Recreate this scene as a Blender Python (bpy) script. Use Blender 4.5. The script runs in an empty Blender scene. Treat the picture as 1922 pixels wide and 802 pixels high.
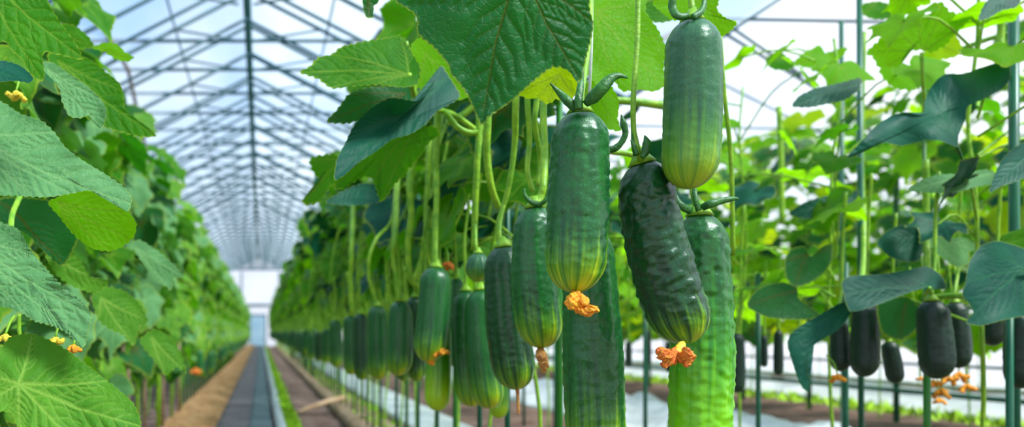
import bpy, math, random
import numpy as np
from mathutils import Vector, noise as mnoise

# ------------------------------------------------------------------ camera, world, light
F, VX, VY, H = 1500.0, 490.0, 625.0, 0.45          # focal length (px at 1922 wide), vanishing point, eye height
SC = bpy.context.scene
COL = SC.collection
cam_d = bpy.data.cameras.new('camera')
cam = bpy.data.objects.new('camera', cam_d); COL.objects.link(cam)
cam.location = (0, 0, H); cam.rotation_euler = (math.pi / 2, 0, 0)
cam_d.sensor_width = 36.0; cam_d.lens = 36.0 * F / 1922.0
cam_d.shift_x = (961 - VX) / 1922.0; cam_d.shift_y = (VY - 401) / 1922.0
cam_d.clip_start = 0.01; cam_d.clip_end = 200
cam_d.dof.use_dof = True; cam_d.dof.focus_distance = 0.82; cam_d.dof.aperture_fstop = 4.2
SC.camera = cam

w = bpy.data.worlds.new('sky'); SC.world = w; w.use_nodes = True
nt = w.node_tree; nt.nodes.clear()
def N(nt, t, **k):
    n = nt.nodes.new(t)
    for a, v in k.items():
        setattr(n, a, v)
    return n
out = N(nt, 'ShaderNodeOutputWorld'); bg = N(nt, 'ShaderNodeBackground')
tc = N(nt, 'ShaderNodeTexCoord'); sep = N(nt, 'ShaderNodeSeparateXYZ')
nt.links.new(tc.outputs['Generated'], sep.inputs[0])
ramp = N(nt, 'ShaderNodeValToRGB')
ramp.color_ramp.elements[0].position = 0.0; ramp.color_ramp.elements[0].color = (0.93, 0.95, 1.0, 1)
ramp.color_ramp.elements[1].position = 0.42; ramp.color_ramp.elements[1].color = (0.36, 0.60, 0.95, 1)
nt.links.new(sep.outputs['Z'], ramp.inputs[0])
nz = N(nt, 'ShaderNodeTexNoise'); nz.inputs['Scale'].default_value = 5.0; nz.inputs['Detail'].default_value = 4
nt.links.new(tc.outputs['Generated'], nz.inputs['Vector'])
cr2 = N(nt, 'ShaderNodeValToRGB'); cr2.color_ramp.elements[0].position = 0.42; cr2.color_ramp.elements[1].position = 0.62
nt.links.new(nz.outputs['Fac'], cr2.inputs[0])
mx = N(nt, 'ShaderNodeMix', data_type='RGBA'); mx.inputs[7].default_value = (0.90, 0.93, 1.0, 1)
nt.links.new(cr2.outputs[0], mx.inputs[0]); nt.links.new(ramp.outputs[0], mx.inputs[6])
nt.links.new(mx.outputs[2], bg.inputs[0]); bg.inputs[1].default_value = 1.22
nt.links.new(bg.outputs[0], out.inputs[0])

sd = bpy.data.lights.new('sun', 'SUN'); sun = bpy.data.objects.new('sun', sd); COL.objects.link(sun)
sd.energy = 9.0; sd.angle = math.radians(14); sd.color = (1.0, 0.95, 0.84)
SUN_FROM = Vector((0.62, -0.48, 0.92))              # direction towards the sun
sun.rotation_euler = SUN_FROM.to_track_quat('Z', 'Y').to_euler()
SC.view_settings.view_transform = 'Standard'; SC.view_settings.look = 'None'
SC.view_settings.gamma = 1.0; SC.view_settings.exposure = 0.0
SC.view_settings.use_curve_mapping = False
try:
    SC.cycles.max_bounces = 8; SC.cycles.transparent_max_bounces = 12
    SC.cycles.sample_clamp_indirect = 4.0
except Exception:
    pass

R = random.Random(7)
def P(px, py, d):
    return Vector(((px - VX) / F * d, d, H + (VY - py) / F * d))

# ------------------------------------------------------------------ object helpers
def link(o, parent=None):
    COL.objects.link(o)
    if parent is not None:
        o.parent = parent
    return o
def tag(o, label=None, cat=None, group=None, kind=None):
    if label: o['label'] = label
    if cat: o['category'] = cat
    if group: o['group'] = group
    if kind: o['kind'] = kind
    return o
def empty(name, loc=(0, 0, 0)):
    o = bpy.data.objects.new(name, None); o.location = loc; o.empty_display_size = 0.05
    COL.objects.link(o); return o
def mesh(name, V, Fc, mat=None, smooth=True):
    me = bpy.data.meshes.new(name)
    me.from_pydata([tuple(v) for v in V], [], Fc)
    if smooth:
        me.polygons.foreach_set('use_smooth', [True] * len(me.polygons))
    if mat: me.materials.append(mat)
    me.update(); return me
def obj(name, me, parent=None, loc=None):
    o = bpy.data.objects.new(name, me)
    if loc is not None: o.location = loc
    return link(o, parent)
def setuv(me, uvs):
    lay = me.uv_layers.new(name='UVMap')
    idx = np.empty(len(me.loops), dtype=np.int32); me.loops.foreach_get('vertex_index', idx)
    lay.data.foreach_set('uv', np.asarray(uvs, dtype=np.float32)[idx].ravel())
def setattr_f(me, name, vals):
    a = me.attributes.new(name, 'FLOAT', 'POINT'); a.data.foreach_set('value', np.asarray(vals, dtype=np.float32))
def merge(parts):
    V, Fc, m = [], [], 0
    for v, f in parts:
        V += [tuple(a) for a in v]; Fc += [tuple(i + m for i in q) for q in f]; m += len(v)
    return V, Fc
def tube(pts, rad, n=8, caps=True, wob=0.0, flat=1.0):
    pts = [Vector(p) for p in pts]
    if not isinstance(rad, (list, tuple)): rad = [rad] * len(pts)
    V, Fc = [], []
    t0 = (pts[1] - pts[0]).normalized()
    up = Vector((0, 1, 0)) if abs(t0.y) < 0.9 else Vector((1, 0, 0))
    for i, p in enumerate(pts):
        a = pts[max(i - 1, 0)]; b = pts[min(i + 1, len(pts) - 1)]
        t = (b - a).normalized()
        s = t.cross(up)
        if s.length < 1e-5: s = t.cross(Vector((1, 0.3, 0)))
        s.normalize(); u = s.cross(t).normalized(); up = u
        for k in range(n):
            an = 2 * math.pi * k / n
            r = rad[i]
            if wob: r *= 1 + wob * mnoise.noise(Vector((p.x * 420 + math.cos(an) * 2.1, p.y * 420 + math.sin(an) * 2.1, p.z * 420)))
            V.append(p + s * (math.cos(an) * r) + u * (math.sin(an) * r * flat))
    for i in range(len(pts) - 1):
        for k in range(n):
            k2 = (k + 1) % n
            Fc.append((i * n + k, i * n + k2, (i + 1) * n + k2, (i + 1) * n + k))
    if caps:
        Fc.append(tuple(range(n - 1, -1, -1))); m = (len(pts) - 1) * n
        Fc.append(tuple(range(m, m + n)))
    return V, Fc
def spline(pts, per=6):
    pts = [Vector(p) for p in pts]
    if len(pts) < 3: return [pts[0].lerp(pts[1], i / per) for i in range(per + 1)]
    q = [2 * pts[0] - pts[1]] + pts + [2 * pts[-1] - pts[-2]]
    o = []
    for i in range(1, len(q) - 2):
        a, b, c, d = q[i - 1], q[i], q[i + 1], q[i + 2]
        for k in range(per):
            t = k / per
            o.append(0.5 * ((2 * b) + (c - a) * t + (2 * a - 5 * b + 4 * c - d) * t * t + (3 * b - a - 3 * c + d) * t ** 3))
    o.append(pts[-1]); return o
def lerp_list(vals, n):
    return [float(x) for x in np.interp(np.linspace(0, 1, n), np.linspace(0, 1, len(vals)), vals)]
def box(x0, x1, y0, y1, z0, z1):
    V = [(x, y, z) for z in (z0, z1) for y in (y0, y1) for x in (x0, x1)]
    return V, [(0, 2, 3, 1), (4, 5, 7, 6), (0, 1, 5, 4), (2, 6, 7, 3), (0, 4, 6, 2), (1, 3, 7, 5)]

# ------------------------------------------------------------------ materials
def base_mat(name):
    m = bpy.data.materials.new(name); m.use_nodes = True; t = m.node_tree
    b = t.nodes['Principled BSDF']; o = t.nodes['Material Output']
    return m, t, b, o
def noise_mix(t, c1, c2, scale, detail=3, lo=0.35, hi=0.65, coord='Object', vec=None):
    n = N(t, 'ShaderNodeTexNoise'); n.inputs['Scale'].default_value = scale; n.inputs['Detail'].default_value = detail
    if vec is None:
        tcn = N(t, 'ShaderNodeTexCoord'); vec = tcn.outputs[coord]
    t.links.new(vec, n.inputs['Vector'])
    r = N(t, 'ShaderNodeMapRange'); r.inputs[1].default_value = lo; r.inputs[2].default_value = hi
    t.links.new(n.outputs['Fac'], r.inputs[0])
    x = N(t, 'ShaderNodeMix', data_type='RGBA')
    t.links.new(r.outputs[0], x.inputs[0])
    for i, c in ((6, c1), (7, c2)):
        if isinstance(c, tuple): x.inputs[i].default_value = (*c, 1)
        else: t.links.new(c, x.inputs[i])
    return x.outputs[2], n
def simple(name, c1, c2=None, rough=0.6, scale=20, bump=0.0, metal=0.0, spec=0.5, bscale=None):
    m, t, b, o = base_mat(name)
    c, n = noise_mix(t, c1, c2 or c1, scale)
    t.links.new(c, b.inputs['Base Color'])
    b.inputs['Roughness'].default_value = rough; b.inputs['Metallic'].default_value = metal
    b.inputs['Specular IOR Level'].default_value = spec
    if bump:
        n2 = N(t, 'ShaderNodeTexNoise'); n2.inputs['Scale'].default_value = bscale or scale * 3; n2.inputs['Detail'].default_value = 5
        tcn = N(t, 'ShaderNodeTexCoord'); t.links.new(tcn.outputs['Object'], n2.inputs['Vector'])
        bp = N(t, 'ShaderNodeBump'); bp.inputs['Strength'].default_value = bump; bp.inputs['Distance'].default_value = 0.01
        t.links.new(n2.outputs['Fac'], bp.inputs['Height']); t.links.new(bp.outputs[0], b.inputs['Normal'])
    return m

def leaf_mat(name, c1, c2, vein, trans, tfac=0.42, rough=0.5, spec=0.4, sheen=0.0, dots=0.0, bump=0.35, edge=None):
    m, t, b, o = base_mat(name)
    uv = N(t, 'ShaderNodeUVMap')
    oi = N(t, 'ShaderNodeObjectInfo')
    add = N(t, 'ShaderNodeVectorMath', operation='ADD')
    t.links.new(uv.outputs[0], add.inputs[0])
    sc = N(t, 'ShaderNodeMath', operation='MULTIPLY'); sc.inputs[1].default_value = 37.0
    t.links.new(oi.outputs['Random'], sc.inputs[0]); t.links.new(sc.outputs[0], add.inputs[1])
    c, n = noise_mix(t, c1, c2, 0.9, 3, 0.3, 0.7, vec=add.outputs[0])
    # fine net of veins
    vo = N(t, 'ShaderNodeTexVoronoi', feature='DISTANCE_TO_EDGE'); vo.inputs['Scale'].default_value = 7.0
    t.links.new(uv.outputs[0], vo.inputs['Vector'])
    vr = N(t, 'ShaderNodeMapRange'); vr.inputs[1].default_value = 0.0; vr.inputs[2].default_value = 0.12
    vr.inputs[3].default_value = 1.0; vr.inputs[4].default_value = 0.0
    t.links.new(vo.outputs['Distance'], vr.inputs[0])
    at = N(t, 'ShaderNodeAttribute', attribute_name='vein')
    mxv = N(t, 'ShaderNodeMix', data_type='RGBA'); mxv.inputs[7].default_value = (*vein, 1)
    mm = N(t, 'ShaderNodeMath', operation='MULTIPLY_ADD'); mm.inputs[1].default_value = 0.12
    t.links.new(vr.outputs[0], mm.inputs[0]); t.links.new(at.outputs['Fac'], mm.inputs[2])
    cl = N(t, 'ShaderNodeClamp'); t.links.new(mm.outputs[0], cl.inputs[0])
    t.links.new(cl.outputs[0], mxv.inputs[0]); t.links.new(c, mxv.inputs[6])
    col = mxv.outputs[2]
    if dots:
        dn = N(t, 'ShaderNodeTexNoise'); dn.inputs['Scale'].default_value = 14; dn.inputs['Detail'].default_value = 6
        t.links.new(uv.outputs[0], dn.inputs['Vector'])
        dr = N(t, 'ShaderNodeMapRange'); dr.inputs[1].default_value = 0.55; dr.inputs[2].default_value = 0.75; dr.inputs[4].default_value = dots
        t.links.new(dn.outputs['Fac'], dr.inputs[0])
        dx = N(t, 'ShaderNodeMix', data_type='RGBA'); dx.inputs[7].default_value = (0.45, 0.55, 0.38, 1)
        t.links.new(dr.outputs[0], dx.inputs[0]); t.links.new(col, dx.inputs[6]); col = dx.outputs[2]
    ea = N(t, 'ShaderNodeAttribute', attribute_name='edge')
    ex = N(t, 'ShaderNodeMix', data_type='RGBA'); ex.inputs[7].default_value = (*(edge or (0.35, 0.42, 0.03)), 1)
    t.links.new(ea.outputs['Fac'], ex.inputs[0]); t.links.new(col, ex.inputs[6]); col = ex.outputs[2]
    t.links.new(col, b.inputs['Base Color'])
    b.inputs['Roughness'].default_value = rough; b.inputs['Specular IOR Level'].default_value = spec
    b.inputs['Sheen Weight'].default_value = sheen; b.inputs['Sheen Roughness'].default_value = 0.5
    tr = N(t, 'ShaderNodeBsdfTranslucent')
    tx = N(t, 'ShaderNodeMix', data_type='RGBA'); tx.inputs[6].default_value = (*trans, 1)
    tx.inputs[7].default_value = (trans[0] * 0.45, trans[1] * 0.5, trans[2] * 0.5, 1)
    t.links.new(cl.outputs[0], tx.inputs[0]); t.links.new(tx.outputs[2], tr.inputs[0])
    ms = N(t, 'ShaderNodeMixShader'); ms.inputs[0].default_value = tfac
    t.links.new(b.outputs[0], ms.inputs[1]); t.links.new(tr.outputs[0], ms.inputs[2]); t.links.new(ms.outputs[0], o.inputs[0])
    bp = N(t, 'ShaderNodeBump'); bp.inputs['Strength'].default_value = bump; bp.inputs['Distance'].default_value = 0.0012
    inv = N(t, 'ShaderNodeMath', operation='SUBTRACT'); inv.inputs[0].default_value = 1.0
    t.links.new(cl.outputs[0], inv.inputs[1])
    ad = N(t, 'ShaderNodeMath', operation='MULTIPLY_ADD'); ad.inputs[1].default_value = -0.7
    t.links.new(vr.outputs[0], ad.inputs[0]); t.links.new(inv.outputs[0], ad.inputs[2])
    t.links.new(ad.outputs[0], bp.inputs['Height']); t.links.new(bp.outputs[0], b.inputs['Normal'])
    return m

M = {}
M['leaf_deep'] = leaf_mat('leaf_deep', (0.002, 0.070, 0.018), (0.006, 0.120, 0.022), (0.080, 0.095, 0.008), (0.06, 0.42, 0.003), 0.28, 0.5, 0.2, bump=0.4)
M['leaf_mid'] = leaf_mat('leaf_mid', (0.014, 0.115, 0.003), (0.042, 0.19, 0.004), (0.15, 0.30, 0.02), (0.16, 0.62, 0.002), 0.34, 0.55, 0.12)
M['leaf_bright'] = leaf_mat('leaf_bright', (0.07, 0.28, 0.002), (0.13, 0.38, 0.003), (0.24, 0.46, 0.02), (0.42, 0.95, 0.002), 0.52, 0.5, 0.12)  # lighter base colour stands in for the glow of backlit leaves
M['leaf_yellow'] = leaf_mat('leaf_yellow', (0.30, 0.52, 0.002), (0.42, 0.60, 0.003), (0.46, 0.60, 0.03), (0.75, 0.98, 0.003), 0.60, 0.5, 0.12)  # yellower copy, glow of light from behind put into the colour
M['leaf_blue'] = leaf_mat('leaf_blue', (0.002, 0.055, 0.036), (0.007, 0.100, 0.054), (0.012, 0.11, 0.05), (0.010, 0.16, 0.008), 0.12, 0.5, 0.16, bump=0.15)  # blue sky sheen painted into the base colour, not left to the gloss
M['leaf_pale'] = leaf_mat('leaf_pale', (0.060, 0.195, 0.058), (0.125, 0.31, 0.110), (0.17, 0.36, 0.12), (0.14, 0.50, 0.01), 0.20, 0.6, 0.15, sheen=0.05, dots=0.25, bump=0.3)
M['leaf_side'] = leaf_mat('leaf_side', (0.035, 0.165, 0.008), (0.10, 0.28, 0.018), (0.22, 0.40, 0.05), (0.20, 0.62, 0.004), 0.27, 0.55, 0.15)
M['stem'] = simple('stem', (0.14, 0.36, 0.006), (0.30, 0.54, 0.015), 0.45, 60, 0.2)
M['stem_dark'] = simple('stem_dark', (0.012, 0.10, 0.008), (0.03, 0.18, 0.012), 0.42, 80, 0.2)
M['stake'] = simple('stake', (0.004, 0.09, 0.045), (0.008, 0.14, 0.07), 0.35, 12)
M['stake_green'] = simple('stake_green', (0.015, 0.16, 0.012), (0.03, 0.24, 0.02), 0.4, 12)
M['steel'] = simple('steel', (0.02, 0.075, 0.095), (0.035, 0.11, 0.13), 0.5, 5)
M['steel_green'] = simple('steel_green', (0.01, 0.09, 0.085), (0.02, 0.12, 0.11), 0.45, 5)
M['rust'] = simple('rust', (0.28, 0.20, 0.18), (0.36, 0.27, 0.24), 0.6, 8)
M['flower'] = simple('flower', (0.90, 0.26, 0.005), (1.0, 0.48, 0.01), 0.55, 160, 0.5)
M['flower_red'] = simple('flower_red', (0.80, 0.13, 0.01), (0.85, 0.30, 0.02), 0.55, 160, 0.5)
M['flower_yellow'] = simple('flower_yellow', (0.85, 0.60, 0.02), (0.90, 0.70, 0.06), 0.5, 100, 0.3)
M['husk'] = simple('husk', (0.40, 0.15, 0.03), (0.60, 0.28, 0.05), 0.6, 150, 0.4)
M['string'] = simple('string', (0.75, 0.78, 0.70), (0.6, 0.7, 0.55), 0.6, 200)
M['soil'] = simple('soil', (0.10, 0.062, 0.050), (0.21, 0.14, 0.115), 0.95, 9, 0.8, spec=0.1, bscale=40)
M['path'] = simple('path', (0.17, 0.14, 0.15), (0.26, 0.21, 0.215), 0.8, 4, 0.3, spec=0.2)
M['path_blue'] = simple('path_blue', (0.11, 0.155, 0.165), (0.17, 0.22, 0.235), 0.7, 4, 0.3, spec=0.3)
M['straw'] = simple('straw', (0.34, 0.17, 0.07), (0.56, 0.32, 0.15), 0.9, 14, 1.0, spec=0.1, bscale=50)
M['tan'] = simple('tan', (0.26, 0.17, 0.10), (0.42, 0.30, 0.20), 0.9, 10, 0.9, spec=0.1, bscale=40)
M['moss'] = simple('moss', (0.22, 0.48, 0.008), (0.38, 0.62, 0.02), 0.8, 20)
M['plastic'] = simple('plastic', (0.50, 0.54, 0.56), (0.70, 0.73, 0.76), 0.35, 6, 0.4, bscale=14)
M['wood'] = simple('wood', (0.45, 0.27, 0.15), (0.58, 0.38, 0.24), 0.7, 12, 0.3)

def film_mat(name, tint, amt, tint2):
    m, t, b, o = base_mat(name)
    t.nodes.remove(b)
    tr = N(t, 'ShaderNodeBsdfTransparent'); tr.inputs[0].default_value = (*tint, 1)
    tl = N(t, 'ShaderNodeBsdfTranslucent'); tl.inputs[0].default_value = (*tuple(x * .95 for x in tint2), 1)
    df = N(t, 'ShaderNodeBsdfDiffuse'); df.inputs[0].default_value = (*tuple(x * .85 for x in tint2), 1)
    m1 = N(t, 'ShaderNodeMixShader'); m1.inputs[0].default_value = 0.4
    t.links.new(tl.outputs[0], m1.inputs[1]); t.links.new(df.outputs[0], m1.inputs[2])
    n = N(t, 'ShaderNodeTexNoise'); n.inputs['Scale'].default_value = 1.2; n.inputs['Detail'].default_value = 3
    tcn = N(t, 'ShaderNodeTexCoord'); mp = N(t, 'ShaderNodeMapping'); mp.inputs['Scale'].default_value = (1, 0.35, 1)
    t.links.new(tcn.outputs['Object'], mp.inputs[0]); t.links.new(mp.outputs[0], n.inputs['Vector'])
    r = N(t, 'ShaderNodeMapRange'); r.inputs[1].default_value = 0.35; r.inputs[2].default_value = 0.65
    r.inputs[3].default_value = amt - 0.14; r.inputs[4].default_value = amt + 0.14
    t.links.new(n.outputs['Fac'], r.inputs[0])
    m2 = N(t, 'ShaderNodeMixShader')
    t.links.new(r.outputs[0], m2.inputs[0]); t.links.new(tr.outputs[0], m2.inputs[1]); t.links.new(m1.outputs[0], m2.inputs[2])
    t.links.new(m2.outputs[0], o.inputs[0])
    return m
M['film'] = film_mat('film', (0.76, 0.89, 1.0), 0.34, (0.74, 0.88, 1.0))
M['film_white'] = film_mat('film_white', (0.93, 0.95, 1.0), 0.40, (0.90, 0.93, 1.0))

def cuc_mat(name, dark, mid, tip, tstart=0.62, tend=1.0, light=0.25, rough=0.30):
    m, t, b, o = base_mat(name)
    uv = N(t, 'ShaderNodeUVMap'); sp = N(t, 'ShaderNodeSeparateXYZ'); t.links.new(uv.outputs[0], sp.inputs[0])
    mp = N(t, 'ShaderNodeMapping'); mp.inputs['Scale'].default_value = (14, 1.3, 1)
    t.links.new(uv.outputs[0], mp.inputs[0])
    st = N(t, 'ShaderNodeTexNoise'); st.inputs['Scale'].default_value = 1.0; st.inputs['Detail'].default_value = 4
    t.links.new(mp.outputs[0], st.inputs['Vector'])
    # streaky boundary of the pale blossom end
    a = N(t, 'ShaderNodeMath', operation='MULTIPLY_ADD'); a.inputs[1].default_value = 0.8; a.inputs[2].default_value = -0.4
    t.links.new(st.outputs['Fac'], a.inputs[0])
    s = N(t, 'ShaderNodeMath', operation='ADD'); t.links.new(sp.outputs['Y'], s.inputs[0]); t.links.new(a.outputs[0], s.inputs[1])
    r = N(t, 'ShaderNodeMapRange', interpolation_type='SMOOTHSTEP'); r.inputs[1].default_value = tstart; r.inputs[2].default_value = tend
    t.links.new(s.outputs[0], r.inputs[0])
    mp2 = N(t, 'ShaderNodeMapping'); mp2.inputs['Scale'].default_value = (9, 2.2, 1)
    t.links.new(uv.outputs[0], mp2.inputs[0])
    c, _ = noise_mix(t, dark, mid, 1.0, 5, 0.30, 0.72, vec=mp2.outputs[0])
    # speckle
    mp3 = N(t, 'ShaderNodeMapping'); mp3.inputs['Scale'].default_value = (60, 70, 1)
    t.links.new(uv.outputs[0], mp3.inputs[0])
    pale = tuple(min(1, x * 1.6 + light * y) for x, y in zip(mid, (0.05, 0.10, 0.05)))
    c2, nn = noise_mix(t, c, pale, 1.0, 4, 0.55, 0.78, vec=mp3.outputs[0])
    r.interpolation_type = 'LINEAR'
    q1 = N(t, 'ShaderNodeMapRange', interpolation_type='SMOOTHSTEP'); q1.inputs[1].default_value = 0.0; q1.inputs[2].default_value = 0.55
    q2 = N(t, 'ShaderNodeMapRange', interpolation_type='SMOOTHSTEP'); q2.inputs[1].default_value = 0.34; q2.inputs[2].default_value = 0.92
    t.links.new(r.outputs[0], q1.inputs[0]); t.links.new(r.outputs[0], q2.inputs[0])
    x1 = N(t, 'ShaderNodeMix', data_type='RGBA'); x1.inputs[7].default_value = (tip[0] * 0.22, tip[1] * 0.50, tip[2], 1)
    t.links.new(q1.outputs[0], x1.inputs[0]); t.links.new(c2, x1.inputs[6])
    x = N(t, 'ShaderNodeMix', data_type='RGBA'); x.inputs[7].default_value = (*tip, 1)
    t.links.new(q2.outputs[0], x.inputs[0]); t.links.new(x1.outputs[2], x.inputs[6])
    t.links.new(x.outputs[2], b.inputs['Base Color'])
    b.inputs['Roughness'].default_value = rough; b.inputs['Specular IOR Level'].default_value = 0.5
    b.inputs['Subsurface Weight'].default_value = 0.0
    bp = N(t, 'ShaderNodeBump'); bp.inputs['Strength'].default_value = 0.35; bp.inputs['Distance'].default_value = 0.0008
    t.links.new(nn.outputs['Fac'], bp.inputs['Height']); t.links.new(bp.outputs[0], b.inputs['Normal'])
    return m
YG = (0.60, 0.68, 0.010)
M['cuc'] = cuc_mat('cucumber_skin', (0.003, 0.062, 0.014), (0.016, 0.155, 0.020), YG, 0.68, 1.16, 0.18)
M['cuc_dark'] = cuc_mat('cucumber_skin_dark', (0.0012, 0.030, 0.008), (0.005, 0.080, 0.012), YG, 0.78, 1.2, 0.12)
M['cuc_light'] = cuc_mat('cucumber_skin_light', (0.012, 0.085, 0.032), (0.040, 0.16, 0.050), (0.40, 0.56, 0.015), 0.45, 1.22, 0.3)
M['cuc_green'] = cuc_mat('cucumber_skin_green', (0.003, 0.070, 0.014), (0.018, 0.15, 0.014), (0.20, 0.60, 0.004), 0.22, 0.95, 0.25)
M['cuc_lime'] = cuc_mat('cucumber_skin_lime', (0.02, 0.19, 0.004), (0.05, 0.30, 0.006), (0.40, 0.66, 0.008), 0.20, 1.0, 0.15)
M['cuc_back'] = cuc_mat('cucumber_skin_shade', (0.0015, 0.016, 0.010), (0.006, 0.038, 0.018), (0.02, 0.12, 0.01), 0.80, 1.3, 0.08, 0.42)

# ------------------------------------------------------------------ leaves
def resample(outline, n, teeth, amp, seed=0):
    o = np.array([[p[0], p[1], (p[2] if len(p) > 2 else 0.0)] for p in outline], float)
    k = len(o); pts = []
    for i in range(k):                       # Catmull-Rom half-blended with the straight edge: lobes keep their points
        a, b, c, d = o[i - 1], o[i], o[(i + 1) % k], o[(i + 2) % k]
        for j in range(12):
            t = j / 12
            cr = 0.5 * ((2 * b) + (c - a) * t + (2 * a - 5 * b + 4 * c - d) * t * t + (3 * b - a - 3 * c + d) * t ** 3)
            pts.append(0.6 * cr + 0.4 * (b + (c - b) * t))
    pts = np.array(pts); nx = np.roll(pts, -1, 0)
    seg = np.hypot(*(nx - pts)[:, :2].T); cum = np.concatenate([[0], np.cumsum(seg)]); L = cum[-1]
    s = np.linspace(0, L, n, endpoint=False)
    cl = np.vstack([pts, pts[:1]])
    q = np.stack([np.interp(s, cum, cl[:, j]) for j in range(3)], 1)
    tg = np.roll(q, -1, 0) - np.roll(q, 1, 0); ln = np.hypot(tg[:, 0], tg[:, 1]) + 1e-9
    nrm = np.stack([tg[:, 1] / ln, -tg[:, 0] / ln], 1)
    area = 0.5 * np.sum(q[:, 0] * np.roll(q[:, 1], -1) - q[:, 1] * np.roll(q[:, 0], -1))
    if area < 0: nrm = -nrm
    ph = (s / L * teeth) % 1.0
    saw = np.where(ph < 0.65, ph / 0.65, (1 - ph) / 0.35)
    rr = random.Random(seed); jit = np.interp(s / L, np.linspace(0, 1, 40), [rr.uniform(0.3, 1.2) for _ in range(40)])
    q[:, :2] += nrm * ((saw - 0.5) * amp * jit)[:, None]
    return q, L
def seg_dist(p, a, b):
    ab = b - a; t = np.clip(((p - a) @ ab) / (ab @ ab + 1e-12), 0, 1)
    d = p - (a + t[:, None] * ab); return np.hypot(d[:, 0], d[:, 1]), t
def leaf_field(outline, c, vo, tips, nr, nth, teeth, amp, vw, seed=0, side=True):
    """flat leaf: returns points (x, y, edge offset * t^2), ring parameter, vein mask, puff 0..1 and faces"""
    q, L = resample(outline, nth, teeth, amp, seed)
    c = np.array(c, float); vo = np.array(vo, float)
    ts = np.linspace(0, 1, nr + 1)[1:] ** 0.85
    rows = [np.column_stack([c + (q[:, :2] - c) * t, q[:, 2] * t * t]) for t in ts]
    pts = np.vstack([np.array([[c[0], c[1], 0.0]])] + rows)
    tt = np.concatenate([[0.0]] + [np.full(nth, t) for t in ts])
    Fc = [(0, 1 + k, 1 + (k + 1) % nth) for k in range(nth)]
    for i in range(len(ts) - 1):
        a = 1 + i * nth; b = a + nth
        Fc += [(a + k, b + k, b + (k + 1) % nth, a + (k + 1) % nth) for k in range(nth)]
    p2 = pts[:, :2]; mask = np.zeros(len(pts)); dmin = np.full(len(pts), 1e9)
    for tip in tips:
        tip = np.array(tip, float); v = tip - vo; ln = np.hypot(*v); u = v / ln; nn = np.array([-u[1], u[0]])
        # a slightly curved main vein
        mid = vo + v * 0.5 + nn * ln * 0.03
        for a, b, w0, w1 in ((vo, mid, 1.0, 0.7), (mid, tip, 0.7, 0.25)):
            d, t = seg_dist(p2, a, b); ww = vw * (w0 + (w1 - w0) * t)
            mask = np.maximum(mask, np.exp(-(d / ww) ** 2)); dmin = np.minimum(dmin, d)
        if side:
            for i, fr in enumerate((0.20, 0.34, 0.48, 0.61, 0.73, 0.84)):
                for sg in (-1, 1):
                    f2 = fr + 0.04 * sg
                    a = vo + v * f2 + nn * ln * 0.03 * (1 - abs(2 * f2 - 1))
                    l = ln * 0.36 * (1.15 - f2)
                    b = a + (u * 0.75 + nn * sg * 0.75) * l * 0.6; e = b + (u * 0.95 + nn * sg * 0.35) * l * 0.5
                    for aa, bb, w0 in ((a, b, 0.45), (b, e, 0.3)):
                        d, t = seg_dist(p2, aa, bb)
                        mask = np.maximum(mask, 0.42 * np.exp(-(d / (vw * w0)) ** 2)); dmin = np.minimum(dmin, d)
    puff = 1 - np.exp(-dmin / (vw * 4.0))
    return pts, tt, mask, puff, Fc
def leaf_attrs(me, uv, mask, tt, ew=0.03):
    setuv(me, uv); setattr_f(me, 'vein', mask)
    setattr_f(me, 'edge', np.clip((tt - (1 - ew)) / ew, 0, 1) * 0.7)

def hero_leaf(parent, spec, name='leaf'):
    """a leaf whose outline was measured on the photograph, set at its own distance d with tilt gx, gy (m per 100 px), cup and waves"""
    o = spec['o']; c = spec['c']; vo = spec.get('v', c); d0 = spec['d']
    xs = [p[0] for p in o]; ys = [p[1] for p in o]
    size = max(max(xs) - min(xs), max(ys) - min(ys))
    q = spec.get('q', 1.0)
    nth = int(min(420, max(120, size * 1.0 * q))); nr = int(min(150, max(24, size * 0.32 * q)))
    per = sum(math.hypot(xs[i] - xs[i - 1], ys[i] - ys[i - 1]) for i in range(len(xs)))
    pts, tt, mask, puff, Fc = leaf_field(o, c, vo, spec['t'], nr, nth, max(12, int(per / spec.get('tooth', 13))), spec.get('amp', 4.0), spec.get('vw', 2.6), seed=int(c[0]))
    dx = (pts[:, 0] - c[0]) / 100; dy = (pts[:, 1] - c[1]) / 100
    d = d0 + spec.get('gx', 0) * dx + spec.get('gy', 0) * dy + spec.get('cup', 0) * tt ** 2 + pts[:, 2]
    d = d + spec.get('puff', 0.0022) * (0.5 - puff)
    wv = spec.get('wave', 0.003)
    d = d + wv * np.sin(dx * 5.1 + 1.3) * np.cos(dy * 4.3 + 0.4) * (0.3 + tt)
    if 'kx' in spec: d = d + spec['kx'] * dx * dx
    if 'ky' in spec: d = d + spec['ky'] * dy * dy
    V = np.column_stack([(pts[:, 0] - VX) / F * d, d, H + (VY - pts[:, 1]) / F * d])
    base = P(c[0], c[1], d0)
    pw = parent.matrix_world.translation if False else Vector(parent.location)
    me = mesh(name, V - np.array(base), Fc, M[spec['m']])
    s = 100.0 / (F / d0) / 0.045                     # UV unit: about 4.5 cm
    leaf_attrs(me, np.column_stack([dx * s, dy * s]), mask, tt, (4.0 if spec['m'] in ('leaf_deep', 'leaf_mid') else 1.0) / max(size * 0.5, 40))
    ob = obj(name, me, parent, base - pw)
    if spec.get('label'): ob['label'] = spec['label']
    if 'pet' in spec:
        pp = [P(*a) - base for a in spec['pet']]
        sp = spline(pp, 6); r = spec.get('pr', 0.0024)
        pm = mesh('petiole', *tube(sp, lerp_list([r * 1.1, r * 0.9], len(sp)), 8), M[spec.get('pm', 'stem')])
        obj('petiole', pm, ob)
    return ob

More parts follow.
